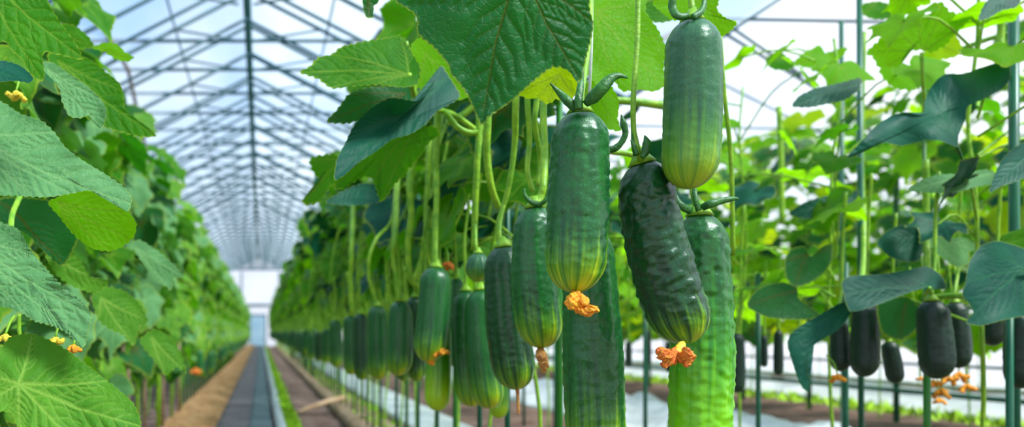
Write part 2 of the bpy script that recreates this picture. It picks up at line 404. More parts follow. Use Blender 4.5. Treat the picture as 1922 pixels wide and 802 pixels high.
HALF = [(0.0, 1.05), (0.09, 0.82), (0.24, 0.64), (0.42, 0.58), (0.70, 0.66), (0.62, 0.42), (0.68, 0.24), (0.92, 0.12), (0.80, -0.10),
        (0.66, -0.28), (0.44, -0.40), (0.20, -0.38), (0.07, -0.22), (0.0, -0.05)]
HALF2 = [(0.0, 1.0), (0.16, 0.84), (0.34, 0.74), (0.52, 0.60), (0.66, 0.48), (0.72, 0.28), (0.82, 0.12), (0.80, -0.12),
         (0.66, -0.32), (0.42, -0.46), (0.20, -0.44), (0.06, -0.26), (0.0, -0.05)]
def canon(h): return h + [(-x, y) for x, y in reversed(h[1:-1])]
TIPS = [(0, 0.95), (0.62, 0.58), (-0.62, 0.58), (0.84, 0.06), (-0.84, 0.06), (0.40, -0.36), (-0.40, -0.36)]
def gen_leaf(i, nr, nth, R, veins=True):
    """one leaf of radius 1 in its own frame: attached at the origin, tip to +Y, upper side to +Z"""
    rr = random.Random(100 + i)
    h = HALF if i % 3 else HALF2
    h = [(x * rr.uniform(0.92, 1.08), y * rr.uniform(0.94, 1.06)) for x, y in h]; h[0] = (0, 1.0); h[-1] = (0, -0.05)
    pts, tt, mask, puff, Fc = leaf_field(canon(h), (0, 0.12), (0, 0), TIPS, nr, nth, 34, 0.045 if nth > 50 else 0.0, 0.022, seed=i, side=veins)
    x, y = pts[:, 0], pts[:, 1]
    fold = rr.uniform(-0.10, 0.28); droop = rr.uniform(0.10, 0.45); side = rr.uniform(0.05, 0.35)
    z = fold * np.abs(x) - droop * np.maximum(y, 0) ** 2 - side * x ** 2 + 0.05 * np.sin(x * 6 + i) * np.cos(y * 5 + i * 2) + rr.uniform(-0.15, 0.15) * x
    z = z + 0.025 * puff + 0.04 * tt ** 3 * np.sin(np.arctan2(y, x) * 7 + i)
    return np.column_stack([x, y, z]), Fc, mask, tt
def gen_leaf_mesh(i, mat, nr, nth, name='leaf'):
    V, Fc, mask, tt = gen_leaf(i, nr, nth, 1)
    me = mesh(name, V, Fc, M[mat])
    leaf_attrs(me, V[:, :2] * 2.0, mask, tt, 0.05); return me
LEAFS = {}
def leafmesh(kind, i):
    k = (kind, i)
    if k not in LEAFS: LEAFS[k] = gen_leaf_mesh(i, kind, 11, 72)
    return LEAFS[k]
NV = 6
FARG = [gen_leaf(i, 4, 22, 1, False) for i in range(NV)]

def leaf_frame(o_az, pitch, roll):
    o = Vector((math.cos(o_az), math.sin(o_az), 0)); z = Vector((0, 0, 1))
    Y = o * math.cos(pitch) - z * math.sin(pitch); Nn = o * math.sin(pitch) + z * math.cos(pitch)
    X = Y.cross(Nn)
    X, Nn = X * math.cos(roll) + Nn * math.sin(roll), Nn * math.cos(roll) - X * math.sin(roll)
    return X, Y, Nn
def plant_layout(rr, h0, h1, n, az0, azs, spread, size, hang=0, pmin=0.25, pmax=1.25, dy=0.16):
    """positions of a plant's leaves along its vine and the vine's own curves"""
    L, tubes = [], []
    x0 = 0.0
    vp = [Vector((rr.uniform(-.012, .012), rr.uniform(-.012, .012), h1 * t)) for t in np.linspace(0, 1, 9)]
    vs = spline(vp, 3); tubes.append(tube(vs, lerp_list([0.0042, 0.003], len(vs)), 6))
    for i in range(hang):                            # long bare stems hanging down on the aisle side
        x = rr.uniform(-.24, -.02); yy = rr.uniform(-.15, .15); zt = rr.uniform(.72, .95); zb = rr.uniform(.43, .55)
        sp = spline([Vector((x + .04, yy, zt)), Vector((x + rr.uniform(-.015, .015), yy, zt * .5 + zb * .5)), Vector((x + rr.uniform(-.01, .02), yy, zb))], 5)
        tubes.append(tube(sp, lerp_list([0.0022, 0.0034], len(sp)), 5, False))
    for i in range(n):
        z = h0 + (h1 - h0) * (i + rr.random()) / n
        az = rr.gauss(az0, azs)
        r = rr.uniform(0.25, 1.0) * spread
        px = math.cos(az) * r; py = math.sin(az) * r + rr.uniform(-dy, dy)
        a = Vector((0, 0, max(0.02, z - rr.uniform(0.02, 0.09)))); e = Vector((px, py, z))
        mid = a.lerp(e, 0.55) + Vector((0, 0, 0.03))
        sp = spline([a, mid, e], 3)
        tubes.append(tube(sp, lerp_list([0.0026, 0.0018], len(sp)), 5, False))
        X, Y, Nn = leaf_frame(az + rr.gauss(0, 0.35), rr.uniform(pmin, pmax), rr.gauss(0, 0.35))
        s = size * rr.uniform(0.65, 1.2)
        L.append((e, X, Y, Nn, s, rr.randrange(NV)))
    return L, tubes
from mathutils import Matrix
def near_plant(loc, lay, kinds, label, group, rr):
    L, tubes = lay
    root = empty('cucumber_plant', loc); tag(root, label, 'plant', group)
    obj('vine', mesh('vine', *merge(tubes), M['stem']), root)
    for e, X, Y, Nn, s, v in L:
        o = bpy.data.objects.new('leaf', leafmesh(rr.choice(kinds), v)); link(o, root)
        m = Matrix((X * s, Y * s, Nn * s)).transposed().to_4x4(); m.translation = e
        o.matrix_local = m
    return root
FARM = {}
def far_meshes(key, lays, mats):
    out = []
    for L, tubes in lays:
        Vs, Fs, msk, tts, uvs, mi, m = [], [], [], [], [], [], 0
        for j, (e, X, Y, Nn, s, v) in enumerate(L):
            V, Fc, mask, tt = FARG[v]
            Wm = np.array([X[:], Y[:], Nn[:]])
            W = (V * s) @ Wm + np.array(e)
            Vs.append(W); Fs += [tuple(i + m for i in q) for q in Fc]; m += len(W)
            msk.append(mask); tts.append(tt); uvs.append(V[:, :2] * 2 + j * 1.7); mi += [j % len(mats)] * len(Fc)
        me = mesh('foliage', np.vstack(Vs), Fs, None)
        for k in mats: me.materials.append(M[k])
        me.polygons.foreach_set('material_index', mi)
        leaf_attrs(me, np.vstack(uvs), np.concatenate(msk), np.concatenate(tts), 0.05)
        out.append((me, mesh('vine', *merge(tubes), M['stem'])))
    FARM[key] = out
def far_plant(key, loc, i, label, group):
    me, vn = FARM[key][i % len(FARM[key])]
    root = empty('cucumber_plant', loc); tag(root, label, 'plant', group)
    obj('foliage', me, root); obj('vine', vn, root); return root

# ------------------------------------------------------------------ cucumbers
def cuc_geo(A, B, Rr, bend, nt_, ns, wart, ribs, top=0.86, bot=0.97, seed=0, sagdir=None):
    A, B = Vector(A), Vector(B); ax = (B - A); L = ax.length; t = ax.normalized()
    sx = Vector((1, 0, 0)); sx = (sx - t * sx.dot(t)).normalized(); sy = t.cross(sx)
    V, uv = [], []
    for i in range(nt_ + 1):
        # denser rings near both ends
        u = i / nt_; tt = 0.5 - 0.5 * math.cos(math.pi * u); tt = 0.55 * tt + 0.45 * u
        s = min(tt, 1 - tt) * L; cap = Rr * (1.15 if tt < 0.5 else 1.25)
        k = min(1, s / cap); r = Rr * (1 - (1 - k) ** 2.1) ** 0.5
        prof = top + (1 - top) * min(1, tt / 0.55) if tt < 0.55 else 1 - (1 - bot) * ((tt - 0.55) / 0.45) ** 2
        r *= prof
        cen = A + ax * tt + sx * (bend * 4 * tt * (1 - tt) * L)
        for j in range(ns):
            an = 2 * math.pi * j / ns
            nx, ny = math.cos(an), math.sin(an)
            rr_ = r
            if wart and k > 0.15:
                q = Vector((nx * 1.6 + seed, ny * 1.6, tt * L / Rr * 2.6))
                w1 = mnoise.noise(q * 1.15)
                w2 = mnoise.noise(Vector((nx * 3.1, ny * 3.1 + seed, tt * L / Rr * 4.6)))
                w3 = max(0.0, mnoise.noise(Vector((nx * 5.5 + 9, ny * 5.5, tt * L / Rr * 5.5 + seed))) - 0.25)
                fall = 1.0 - 0.75 * max(0, (tt - 0.75) / 0.25)
                rr_ += Rr * wart * (0.5 * w1 + 0.8 * w2 + 1.1 * w3) * fall * min(1, k * 1.5)
            rr_ += Rr * ribs * math.cos(9 * an + seed) * min(1, k * 1.2)
            V.append(cen + sx * (nx * rr_) + sy * (ny * rr_)); uv.append((j / ns, tt))
    Fc = []
    for i in range(nt_):
        for j in range(ns):
            j2 = (j + 1) % ns; Fc.append((i * ns + j, (i + 1) * ns + j, (i + 1) * ns + j2, i * ns + j2))
    # mirrored u so that the texture has no seam jump: fold the angle
    uv = [(abs(2 * a - 1) + 0.13 * math.sin(2 * math.pi * a), b) for a, b in uv]
    return V, Fc, uv
def crumple(c, size, seed, n=3, mat='flower', stretch=(1, 1, 1)):
    """a withered flower: a short throat with crumpled petals curled around it"""
    rr = random.Random(seed); parts = []
    for k in range(n):
        a = 2 * math.pi * k / n + rr.uniform(-.4, .4)
        p0 = Vector(c); p1 = p0 + Vector((math.cos(a) * .35, math.sin(a) * .35, -0.35)) * size
        p2 = p1 + Vector((math.cos(a + .6) * .35, math.sin(a + .6) * .35, rr.uniform(-.45, .15))) * size
        p3 = p2 + Vector((math.cos(a + 1.7) * .22, math.sin(a + 1.7) * .22, rr.uniform(-.2, .2))) * size
        sp = spline([p0, p1, p2, p3], 7)
        rad = lerp_list([.14, .20, .26, .20, .24, .10], len(sp)); rad = [x * size * rr.uniform(.8, 1.2) for x in rad]
        parts.append(tube(sp, rad, 12, True, 0.55, 0.8))
    return merge(parts)
def cucumber(top, bot, wpx, d, mat, label, group=None, d2=None, bend=0.0, wart=0.05, ribs=0.012, det=2, stalk=None, sr=0.0028,
             sepals=(), flower=None, topf=0.86, seed=0, cap=True, stalk_mat='stem', more=()):
    d2 = d2 or d
    A, B = P(*top, d), P(*bot, d2); Rr = wpx / F * (d + d2) / 2 / 2
    nt_, ns = ((150, 110), (60, 48), (22, 18))[2 - det]
    V, Fc, uv = cuc_geo(A, B, Rr, bend, nt_, ns, wart, ribs, topf, seed=seed)
    root = empty('cucumber', A); tag(root, label, 'cucumber', group)
    me = mesh('fruit', [v - A for v in V], Fc, M[mat]); setuv(me, uv)
    obj('fruit', me, root)
    if cap and det > 0:
        dirn = (A - B).normalized()
        c = [A - dirn * Rr * 0.10, A + dirn * Rr * 0.06, A + dirn * Rr * 0.22, A + dirn * Rr * 0.42]
        obj('stem_cap', mesh('stem_cap', *tube([p - A for p in c], [Rr * .46, Rr * .36, Rr * .24, sr * 1.1], 14), M['stem']), root)
    if stalk:
        dirn = (A - B).normalized()
        pts = [A - dirn * Rr * 0.1] + [P(*p) for p in stalk]
        sp = spline([p - A for p in pts], 7)
        obj('stalk', mesh('stalk', *tube(sp, lerp_list([sr * 1.7, sr, sr, sr, sr], len(sp)), 10), M[stalk_mat]), root)
    for s in sepals:
        sp = spline([P(*p) - A for p in s['p']], 6)
        rad = [r / F * d for r in lerp_list(s['r'], len(sp))]
        obj(s.get('n', 'sepal'), mesh('sepal', *tube(sp, rad, 12, True, 0.12, 0.7), M[s.get('m', 'stem_dark')]), root)
    if flower:
        parts = []
        for f in flower['blobs']:
            sp = spline([P(*p) - A for p in f['p']], 14)
            rad = [r / F * d for r in lerp_list(f['r'], len(sp))]
            parts.append(tube(sp, rad, 26, True, f.get('w', 0.95), 0.85))
        obj('dried_flower', mesh('dried_flower', *merge(parts), M[flower.get('m', 'flower')]), root)
        if 'throat' in flower:
            sp = spline([P(*p) - A for p in flower['throat']], 4)
            obj('flower_throat', mesh('flower_throat', *tube(sp, [r / F * d for r in lerp_list([6, 9, 7], len(sp))], 10, True, 0.3), M['flower_yellow']), root)
    return root

# ================================================================== THE GREENHOUSE
YN, YF = -1.5, 28.0
XR, ZR = -0.10, H + 2.62                            # main ridge
SL = 0.52
XL, XV, X2, XE = -3.0, 2.2, 4.5, 7.6               # left wall, valley, second ridge, right wall
ZL = ZR - SL * (XR - XL); ZV = ZR - SL * (XV - XR)
Z2 = ZV + 0.66 * (X2 - XV); ZE = Z2 - 0.5 * (XE - X2)

def ground_h(x, y):
    h = 0.0
    if 0.20 < x < 0.55: h -= 0.030 * math.sin((x - 0.20) / 0.35 * math.pi) ** 2
    if x >= 0.9: h += 0.03 * math.sin((x - 0.9) * 3.4) * min(1, (x - .9) * 2)
    amp = 0.0 if -0.24 < x < 0.12 else 1.0
    h += amp * (0.012 * mnoise.noise(Vector((x * 5, y * 3, 0))) + 0.008 * mnoise.noise(Vector((x * 16, y * 12, 3))))
    return h - 0.012
def grid(name, xs, ys, hf, mat, kind=None, uvs=False):
    V = [(x, y, hf(x, y)) for y in ys for x in xs]; n = len(xs)
    Fc = [(j * n + i, j * n + i + 1, (j + 1) * n + i + 1, (j + 1) * n + i) for j in range(len(ys) - 1) for i in range(n - 1)]
    o = obj(name, mesh(name, V, Fc, M[mat]))
    if kind: o['kind'] = kind
    return o
ysg = list(np.concatenate([np.linspace(YN, 2, 12), np.linspace(2.1, 9, 110), np.linspace(9.2, YF + 1, 70)]))
grid('floor', list(np.concatenate([np.linspace(-3.2, -0.7, 14), np.linspace(-0.65, 1.1, 60), np.linspace(1.15, 7.9, 80)])), ysg, ground_h, 'soil', 'structure')
def slab(name, x0, x1, z, mat, wave=0.0, nx=5, label=None, cat=None, kind=None, hf=None, ys=None, group=None):
    hf = hf or (lambda x, y: z + wave * mnoise.noise(Vector((x * 8, y * 5, 1))))
    ys = ys or ysg
    xs = list(np.linspace(x0, x1, nx)); V = []; n = nx
    for y in ys:
        for x in xs: V.append((x, y, hf(x, y)))
    for y in ys:                                     # skirt down into the soil
        for x in (x0, x1): V.append((x, y, -0.03))
    Fc = [(j * n + i, j * n + i + 1, (j + 1) * n + i + 1, (j + 1) * n + i) for j in range(len(ys) - 1) for i in range(n - 1)]
    m = n * len(ys)
    for j in range(len(ys) - 1):
        Fc.append((j * n, (j + 1) * n, m + 2 * (j + 1), m + 2 * j)); Fc.append(((j + 1) * n + n - 1, j * n + n - 1, m + 2 * j + 1, m + 2 * (j + 1) + 1))
    o = obj(name, mesh(name, V, Fc, M[mat])); return tag(o, label, cat, group, kind)
slab('path', -0.215, 0.055, 0.006, 'path', 0.003, 8, kind='structure')
slab('path_walkway', -0.055, 0.055, 0.012, 'path_blue', 0.003, 6, kind='structure')
def mound(x0, x1, h, seed):
    def f(x, y):
        s = math.sin(math.pi * min(1, max(0, (x - x0) / (x1 - x0)))) ** 0.6
        return -0.01 + h * s + 0.012 * s * mnoise.noise(Vector((x * 22, y * 14, seed))) + 0.006 * mnoise.noise(Vector((x * 60, y * 50, seed)))
    return f
ysf = list(np.concatenate([np.linspace(1.5, 8, 300), np.linspace(8.05, YF, 160)]))
slab('straw_bed', -0.50, -0.20, 0, 'straw', nx=22, hf=mound(-0.50, -0.20, 0.05, 4), ys=ysf, label='raised tan straw mulch bed along the left side of the path', cat='mulch bed')
slab('straw_mulch', 0.44, 0.66, 0, 'tan', nx=16, hf=mound(0.44, 0.66, 0.035, 9), ys=ysf, label='tan straw ridge under the long row of hanging cucumbers', cat='mulch bed')
# white irrigation sleeve beside the path, lumpy
def sleeve(name, x, r, y0, y1, label, mat, group=None, flat=0.6, n=14):
    pts, rad = [], []
    for y in np.concatenate([np.linspace(y0, min(8, y1), 150), np.linspace(8.2, y1, 60) if y1 > 8.2 else []]):
        pts.append((x + 0.01 * mnoise.noise(Vector((y * 2, x, 0))), y, r * 0.45)); rad.append(r * (1 + 0.28 * mnoise.noise(Vector((y * 6, 0, x)))))
    o = obj(name, mesh(name, *tube(pts, rad, n, True, 0.0, flat), M[mat])); return tag(o, label, 'hose')
sleeve('irrigation_sleeve', 0.090, 0.036, 2.0, 27.5, 'pale plastic irrigation sleeve lying along the right edge of the path', 'plastic')
def film_sheet(x0, x1, y0, y1, label, group, seed, bump=0.03, nx=26):
    def f(x, y):
        s = max(0.0, math.sin(math.pi * (x - x0) / (x1 - x0))) ** 0.5
        return 0.008 + s * (0.018 + bump * max(0, mnoise.noise(Vector((x * 6, y * 3, seed))) + .35) + 0.5 * bump * abs(mnoise.noise(Vector((x * 14, y * 10, seed)))))
    ys = list(np.concatenate([np.linspace(y0, 9, 120), np.linspace(9.1, y1, 60)]))
    return slab('plastic_sheet', x0, x1, 0, 'plastic', nx=nx, hf=f, ys=ys, label=label, cat='plastic sheet', group=group)
film_sheet(0.70, 0.98, 1.6, 27, 'white plastic mulch sheet on the soil just behind the long cucumber row', 'mulch sheets', 2, 0.012)
film_sheet(1.62, 2.45, 2.0, 27, 'bunched white plastic mulch sheet beyond the big middle cucumbers', 'mulch sheets', 5, 0.09)
film_sheet(3.75, 5.0, 2.0, 27, 'wide white plastic mulch sheet on the soil at the right side', 'mulch sheets', 8, 0.05)
film_sheet(5.8, 7.3, 2.0, 27, 'bluish white plastic mulch sheet farthest right near the side wall', 'mulch sheets', 11, 0.04)
def tufts(name, x0, x1, y0, y1, n, h, wd, mat, label, seed, hz=0.0):
    rr = random.Random(seed); V, Fc = [], []
    for i in range(n):
        y = y0 + (y1 - y0) * rr.random() ** 1.7; x = rr.uniform(x0, x1) ; hh = h * rr.uniform(.4, 1.2); ww = wd * rr.uniform(.6, 1.3) * (1 + y * .05)
        a = rr.uniform(0, math.pi); dx, dy = math.cos(a) * ww, math.sin(a) * ww; lx, ly = rr.uniform(-1, 1) * hh * .7, rr.uniform(-1, 1) * hh * .7
        m = len(V); V += [(x - dx, y - dy, hz), (x + dx, y + dy, hz), (x + lx + dx * .7, y + ly, hz + hh * .7), (x + lx * 1.5, y + ly * 1.5, hz + hh), (x + lx - dx * .7, y + ly, hz + hh * .7)]
        Fc.append((m, m + 1, m + 2, m + 3, m + 4))
    return tag(obj(name, mesh(name, V, Fc, M[mat], False)), label, 'moss' if 'moss' in name else 'weeds', None, 'stuff')
tufts('moss', 0.115, 0.185, 1.8, 27.5, 12000, 0.020, 0.007, 'moss', 'bright yellow-green moss strip growing along the path edge', 3, -0.004)
tufts('weeds', 3.35, 3.7, 2.5, 20, 2500, 0.05, 0.012, 'moss', 'low yellow-green weeds on the soil in front of the far plastic sheet', 5)
tufts('weeds', 0.50, 0.64, 2.2, 9, 500, 0.03, 0.007, 'moss', 'small green weeds on the straw ridge at the foot of the stakes', 6, 0.015)
# stick on the soil
a, b = P(560, 780, 4.4), P(648, 752, 4.9); a.z = 0.015; b.z = 0.055
sp = spline([a, a.lerp(b, .5) + Vector((0, 0, .006)), b], 6)
tag(obj('wooden_stick', mesh('wooden_stick', *tube(sp, lerp_list([0.009, 0.016, 0.013], len(sp)), 9, True, 0.2), M['wood'])), 'pale wooden stick lying across the dark furrow beside the path', 'stick')

# film skin
def quad(name, pts, mat, n=1):
    o = obj(name, mesh(name, pts, [tuple(range(len(pts)))], M[mat], False)); o['kind'] = 'structure'; return o
Y0, Y1 = YN, YF + .3
quad('ceiling', [(XL, Y0, ZL), (XR, Y0, ZR), (XR, Y1, ZR), (XL, Y1, ZL)], 'film')
quad('ceiling', [(XR, Y0, ZR), (XV, Y0, ZV), (XV, Y1, ZV), (XR, Y1, ZR)], 'film')
quad('ceiling', [(XV, Y0, ZV), (X2, Y0, Z2), (X2, Y1, Z2), (XV, Y1, ZV)], 'film_white')
quad('ceiling', [(X2, Y0, Z2), (XE, Y0, ZE), (XE, Y1, ZE), (X2, Y1, Z2)], 'film_white')
quad('wall_left', [(XL, Y0, -.05), (XL, Y1, -.05), (XL, Y1, ZL), (XL, Y0, ZL)], 'film')
quad('wall_right', [(XE, Y0, -.05), (XE, Y1, -.05), (XE, Y1, ZE), (XE, Y0, ZE)], 'film_white')
quad('wall_back', [(XL, Y1, -.05), (XE, Y1, -.05), (XE, Y1, ZE), (X2, Y1, Z2), (XV, Y1, ZV), (XR, Y1, ZR), (XL, Y1, ZL)], 'film_white')
def steel(name, parts, mat='steel'):
    o = obj(name, mesh(name, *merge(parts), M[mat], True)); o['kind'] = 'structure'; return o
tn = [0]
def trim(parts, mat='steel'):
    tn[0] += 1; return steel('trim_%d' % tn[0], parts, mat)
# trusses over the aisle
ZT = H + 2.20; g = 0.035
ys = [4.75, 5.35] + [6.02 + 0.66 * k for k in range(33)]
for k, y in enumerate(ys):
    r = 0.0145
    zl = ZR - .05
    hw = 1.9
    parts = [tube([(XR, y, zl), (XL + .03, y, zl - SL * (XR - XL) + .02)], r * 1.1, 6), tube([(XR, y, zl), (XV, y, zl - SL * (XV - XR))], r * 1.1, 6)]
    if y > 5.9:
        parts += [tube([(XR - hw, y, ZT), (XR + hw, y, ZT)], r, 6)]
    parts += [tube([(XR - .0, y, zl), (XR, y, ZT)], r * .7, 5)]
    for s in (-1, 1):
        parts.append(tube([(XR + s * 0.05, y, ZT), (XR + s * 0.55, y, zl - SL * .55)], r * .6, 5))
    # lower chord of the outer bay, the second family of slanting bars
        if y < 13: parts.append(tube([(XR, y, ZT - .10), (XR + s * 1.7, y, ZT - .10 - 1.7 * SL)], r * .8, 6))
    trim(parts)
trim([tube([(XR, YN, ZR - .06), (XR, YF, ZR - .06)], 0.024, 8), tube([(XR, 4, ZT), (XR, YF, ZT)], 0.020, 8)], 'steel_green')
for x in (-0.65, -1.3, -2.1, 0.5, 1.2):
    trim([tube([(x, YN, ZR - SL * abs(x - XR) - .03), (x, YF, ZR - SL * abs(x - XR) - .03)], 0.008, 6)])
trim([tube([P(150, -20, 5.0), P(240, 130, 6.3), P(285, 330, 8.5)], 0.017, 8)], 'rust')
trim([tube([P(135, -20, 4.8), P(136, 60, 4.8)], 0.010, 8)])
trim([tube([P(1215, 92, 5.0), P(1345, 10, 5.0)], 0.024, 8)], 'rust')
trim([tube([P(700, 78, 5.6), P(755, 0, 5.6)], 0.015, 8)])
# second span: trusses with a long tie bar
for k, y in enumerate([5.7, 8.6, 11.5, 15, 19, 23]):
    r = 0.014
    parts = [tube([(XV, y, ZV - .03), (X2, y, Z2 - .03)], r, 6), tube([(X2, y, Z2 - .03), (XE, y, ZE - .03)], r, 6),
             tube([(XV + .5, y, H + 2.25), (XE - .9, y, H + 2.18)], r, 6), tube([(3.2, y, H + 2.2), (3.95, y, H + 1.75), (4.4, y, H + 1.4)], r, 6)]
    trim(parts)
for y in np.arange(3, 28, 3.0):
    trim([tube([(XE - .03, y, 0), (XE - .03, y, ZE)], 0.02, 8)])
for z in (0.6, 1.2, 1.8):
    trim([tube([(XE - .05, YN, z), (XE - .05, YF, z)], 0.012, 6)])
trim([tube([P(1365, 46, 5.66), P(1505, 142, 5.66)], 0.012, 8)])
# far gable: header beam, posts, door
yb = YF + .2
trim([(box(-1.4, 1.2, yb - .03, yb + .03, H + .92, H + 1.02))], 'steel')
for x in (-0.72, 0.62): trim([box(x, x + .06, yb - .03, yb + .03, 0, 2.6)], 'steel')
trim([box(-3, 3, yb - .02, yb + .02, H + 2.2, H + 2.26)], 'steel')
M['door_blue'] = simple('door_blue', (0.35, 0.52, 0.66), (0.45, 0.62, 0.76), 0.4, 2)
dj = obj('door_1', mesh('door_1', *box(-0.36, 0.14, yb - .05, yb, 0, 1.05), M['door_blue'], False)); dj['kind'] = 'structure'
obj('door_frame', mesh('door_frame', *merge([box(-0.40, -0.36, yb - .06, yb, 0, 1.1), box(0.14, 0.18, yb - .06, yb, 0, 1.1), box(-.4, .18, yb - .06, yb, 1.05, 1.1)]), M['steel'], False), dj)
# low rails of the far rows on the right
def rail(x, z, y0, y1, label, r=0.008, mat='stake'):
    tag(obj('low_rail', mesh('low_rail', *tube([(x, y0, z), (x, y1, z)], r, 6), M[mat])), label, 'rail')
rail(3.08, 0.17, 3.2, 27, 'dark green low rail tied along the far row of stakes at right', 0.011)
rail(5.2, 0.20, 3.2, 27, 'green low rail farthest right beyond the white sheet', 0.012)
# ================================================================== PLANT ROWS
rr = random.Random(11)
def lays(seed, count, **k):
    return [plant_layout(random.Random(seed + i), **k) for i in range(count)]
AZC = math.radians(-120)
L_left = lays(100, 5, h0=0.24, h1=1.20, n=54, az0=math.radians(-50), azs=0.8, spread=0.22, size=0.100, pmin=0.25, pmax=1.15)
L_A = lays(200, 5, h0=0.60, h1=1.20, n=36, az0=math.radians(-140), azs=1.0, spread=0.24, size=0.098, hang=12)
L_B = lays(300, 5, h0=0.50, h1=1.12, n=18, az0=math.radians(-110), azs=1.5, spread=0.26, size=0.075, pmin=0.0, pmax=0.9)
L_C = lays(400, 4, h0=0.42, h1=1.62, n=85, az0=math.radians(-110), azs=1.5, spread=0.42, size=0.12, pmin=0.0, pmax=1.0, dy=0.3)
far_meshes('left', L_left, ['leaf_side', 'leaf_mid', 'leaf_pale', 'leaf_side', 'leaf_deep'])
far_meshes('A', L_A, ['leaf_mid', 'leaf_bright', 'leaf_blue', 'leaf_mid', 'leaf_deep'])  # the bright leaf colour stands in for light under the canopy
far_meshes('B', L_B, ['leaf_mid', 'leaf_bright', 'leaf_blue', 'leaf_bright'])
far_meshes('C', L_C, ['leaf_bright', 'leaf_mid', 'leaf_deep', 'leaf_bright', 'leaf_blue', 'leaf_mid', 'leaf_yellow'])
# left row
ORD = ['nearest', 'second', 'third', 'fourth', 'fifth', 'sixth', 'seventh', 'eighth', 'ninth', 'tenth', 'eleventh', 'twelfth']
y = 1.25
for i in range(9):
    near_plant((-0.585, y, 0), L_left[i % 5], ['leaf_side', 'leaf_pale', 'leaf_mid', 'leaf_pale', 'leaf_deep'],
               'leafy pale green cucumber plant in the left row, %s from the camera' % ORD[i + 1], 'left row of cucumber plants', rr)
    y += 0.33
i = 0
while y < 27.4:
    far_plant('left', (-0.60 + rr.uniform(-.02, .02), y, 0), i, 'blurred leafy plant in the distant part of the left green wall', 'distant plants of the left row'); y += 0.36; i += 1
# row A, the long row of hanging cucumbers
y = 1.55
for i in range(10):
    near_plant((0.53, y, 0), L_A[i % 5], ['leaf_mid', 'leaf_deep', 'leaf_blue', 'leaf_mid'],
               'dark green cucumber plant above the hanging row, %s from the camera' % ORD[i + 1], 'plants of the hanging cucumber row', rr)
    y += 0.30
i = 0
while y < 27.4:
    far_plant('A', (0.53 + rr.uniform(-.02, .02), y, 0), i, 'blurred plant in the distant part of the hanging cucumber row', 'distant plants of the hanging row'); y += 0.33; i += 1
# row B at right
y = 1.45
for i in range(9):
    near_plant((1.30, y, 0), L_B[i % 5], ['leaf_mid', 'leaf_bright', 'leaf_blue', 'leaf_bright'],
               'open green cucumber plant in the right row, %s from the camera' % ORD[i + 1], 'right row of cucumber plants', rr)
    y += 0.36
i = 0
while y < 27:
    far_plant('B', (1.32 + rr.uniform(-.03, .03), y, 0), i, 'blurred plant in the distant part of the right row', 'distant plants of the right row'); y += 0.45; i += 1
y = 2.6; i = 0
while y < 27:
    far_plant('C', (3.1 + rr.uniform(-.05, .05), y, 0), i, 'bright green blurred plant in the row behind the right row', 'plants of the row behind the right row'); y += 0.48; i += 1
y = 3.6; i = 0
while y < 20:
    far_plant('C', (5.4 + rr.uniform(-.05, .05), y, 0), i + 2, 'bright green blurred plant in the farthest right row', 'plants of the farthest right row'); y += 0.6; i += 1

# support stakes
def stake(x, y, h, r, mat, label, group):
    o = obj('support_stake', mesh('support_stake', *tube([(0, 0, -0.02), (0, 0, h)], r, 8), M[mat]), None, (x, y, 0)); tag(o, label, 'stake', group); return o
y = 1.37
for i in range(10):
    stake(0.50 + rr.uniform(-.015, .015), y, 0.95, 0.0058, 'stake_green' if i % 3 == 0 else 'stake', 'thin green stake under the hanging cucumbers, %s from the camera' % ORD[i], 'stakes of the hanging row'); y += 0.235
while y < 14:
    stake(0.50 + rr.uniform(-.01, .01), y, 0.9, 0.0055, 'stake', 'thin green stake in the distant part of the hanging row', 'distant stakes of the hanging row'); y += 0.24
for i, (px, rpx) in enumerate(((1895, 6), (1740, 6), (1587, 5), (1423, 4.5), (1288, 4))):
    d = 1.25 * F / (px - VX)
    stake(1.25, d, 0.60, rpx / F * d, 'stake' if i != 1 else 'stake_green', 'green support stake of the right row, %s from the camera' % ORD[i], 'stakes of the right row')
y = 2.6
while y < 12:
    stake(1.25, y, 0.6, 0.007, 'stake', 'green stake in the distant part of the right row', 'distant stakes of the right row'); y += 0.4
y = 3.9
while y < 14:
    stake(3.1, y, 1.2, 0.013, 'stake', 'dark green stake in the row behind the right row', 'stakes behind the right row'); y += 0.62
def tallpole(px, y0, y1, d, r, mat, label):
    a = P(px, y1, d); b = P(px - 4, y0, d)
    a = Vector((a.x, a.y, -0.02))
    o = obj('tall_pole', mesh('tall_pole', *tube([Vector((0, 0, 0)), b - a], r, 10), M[mat]), None, a); tag(o, label, 'pole')
tallpole(1617, -60, 0, 1.95, 0.0066, 'stake', 'tall teal pole rising out of the frame through the right row')
tallpole(1906, -60, 0, 1.45, 0.0080, 'stake', 'thick tall green pole at the right edge of the picture')
tallpole(1583, 40, 0, 2.6, 0.0070, 'stake', 'thin tall pole with a bud on top beside the teal pole')
tallpole(1738, 140, 0, 1.75, 0.0035, 'stem_dark', 'slim green stem-like pole under the backlit star leaf')
# left row stems near the ground
y = 1.9
for i in range(16):
    stake(-0.46 + rr.uniform(-.03, .02), y, 0.55, 0.0075, 'stem' if i % 2 else 'tan', 'short pale stem post at the foot of the left green wall', 'stem posts of the left row'); y += 0.17
while y < 14:
    stake(-0.46, y, 0.5, 0.0065, 'stake_green', 'green stem post in the distant part of the left row', 'distant stem posts of the left row'); y += 0.25

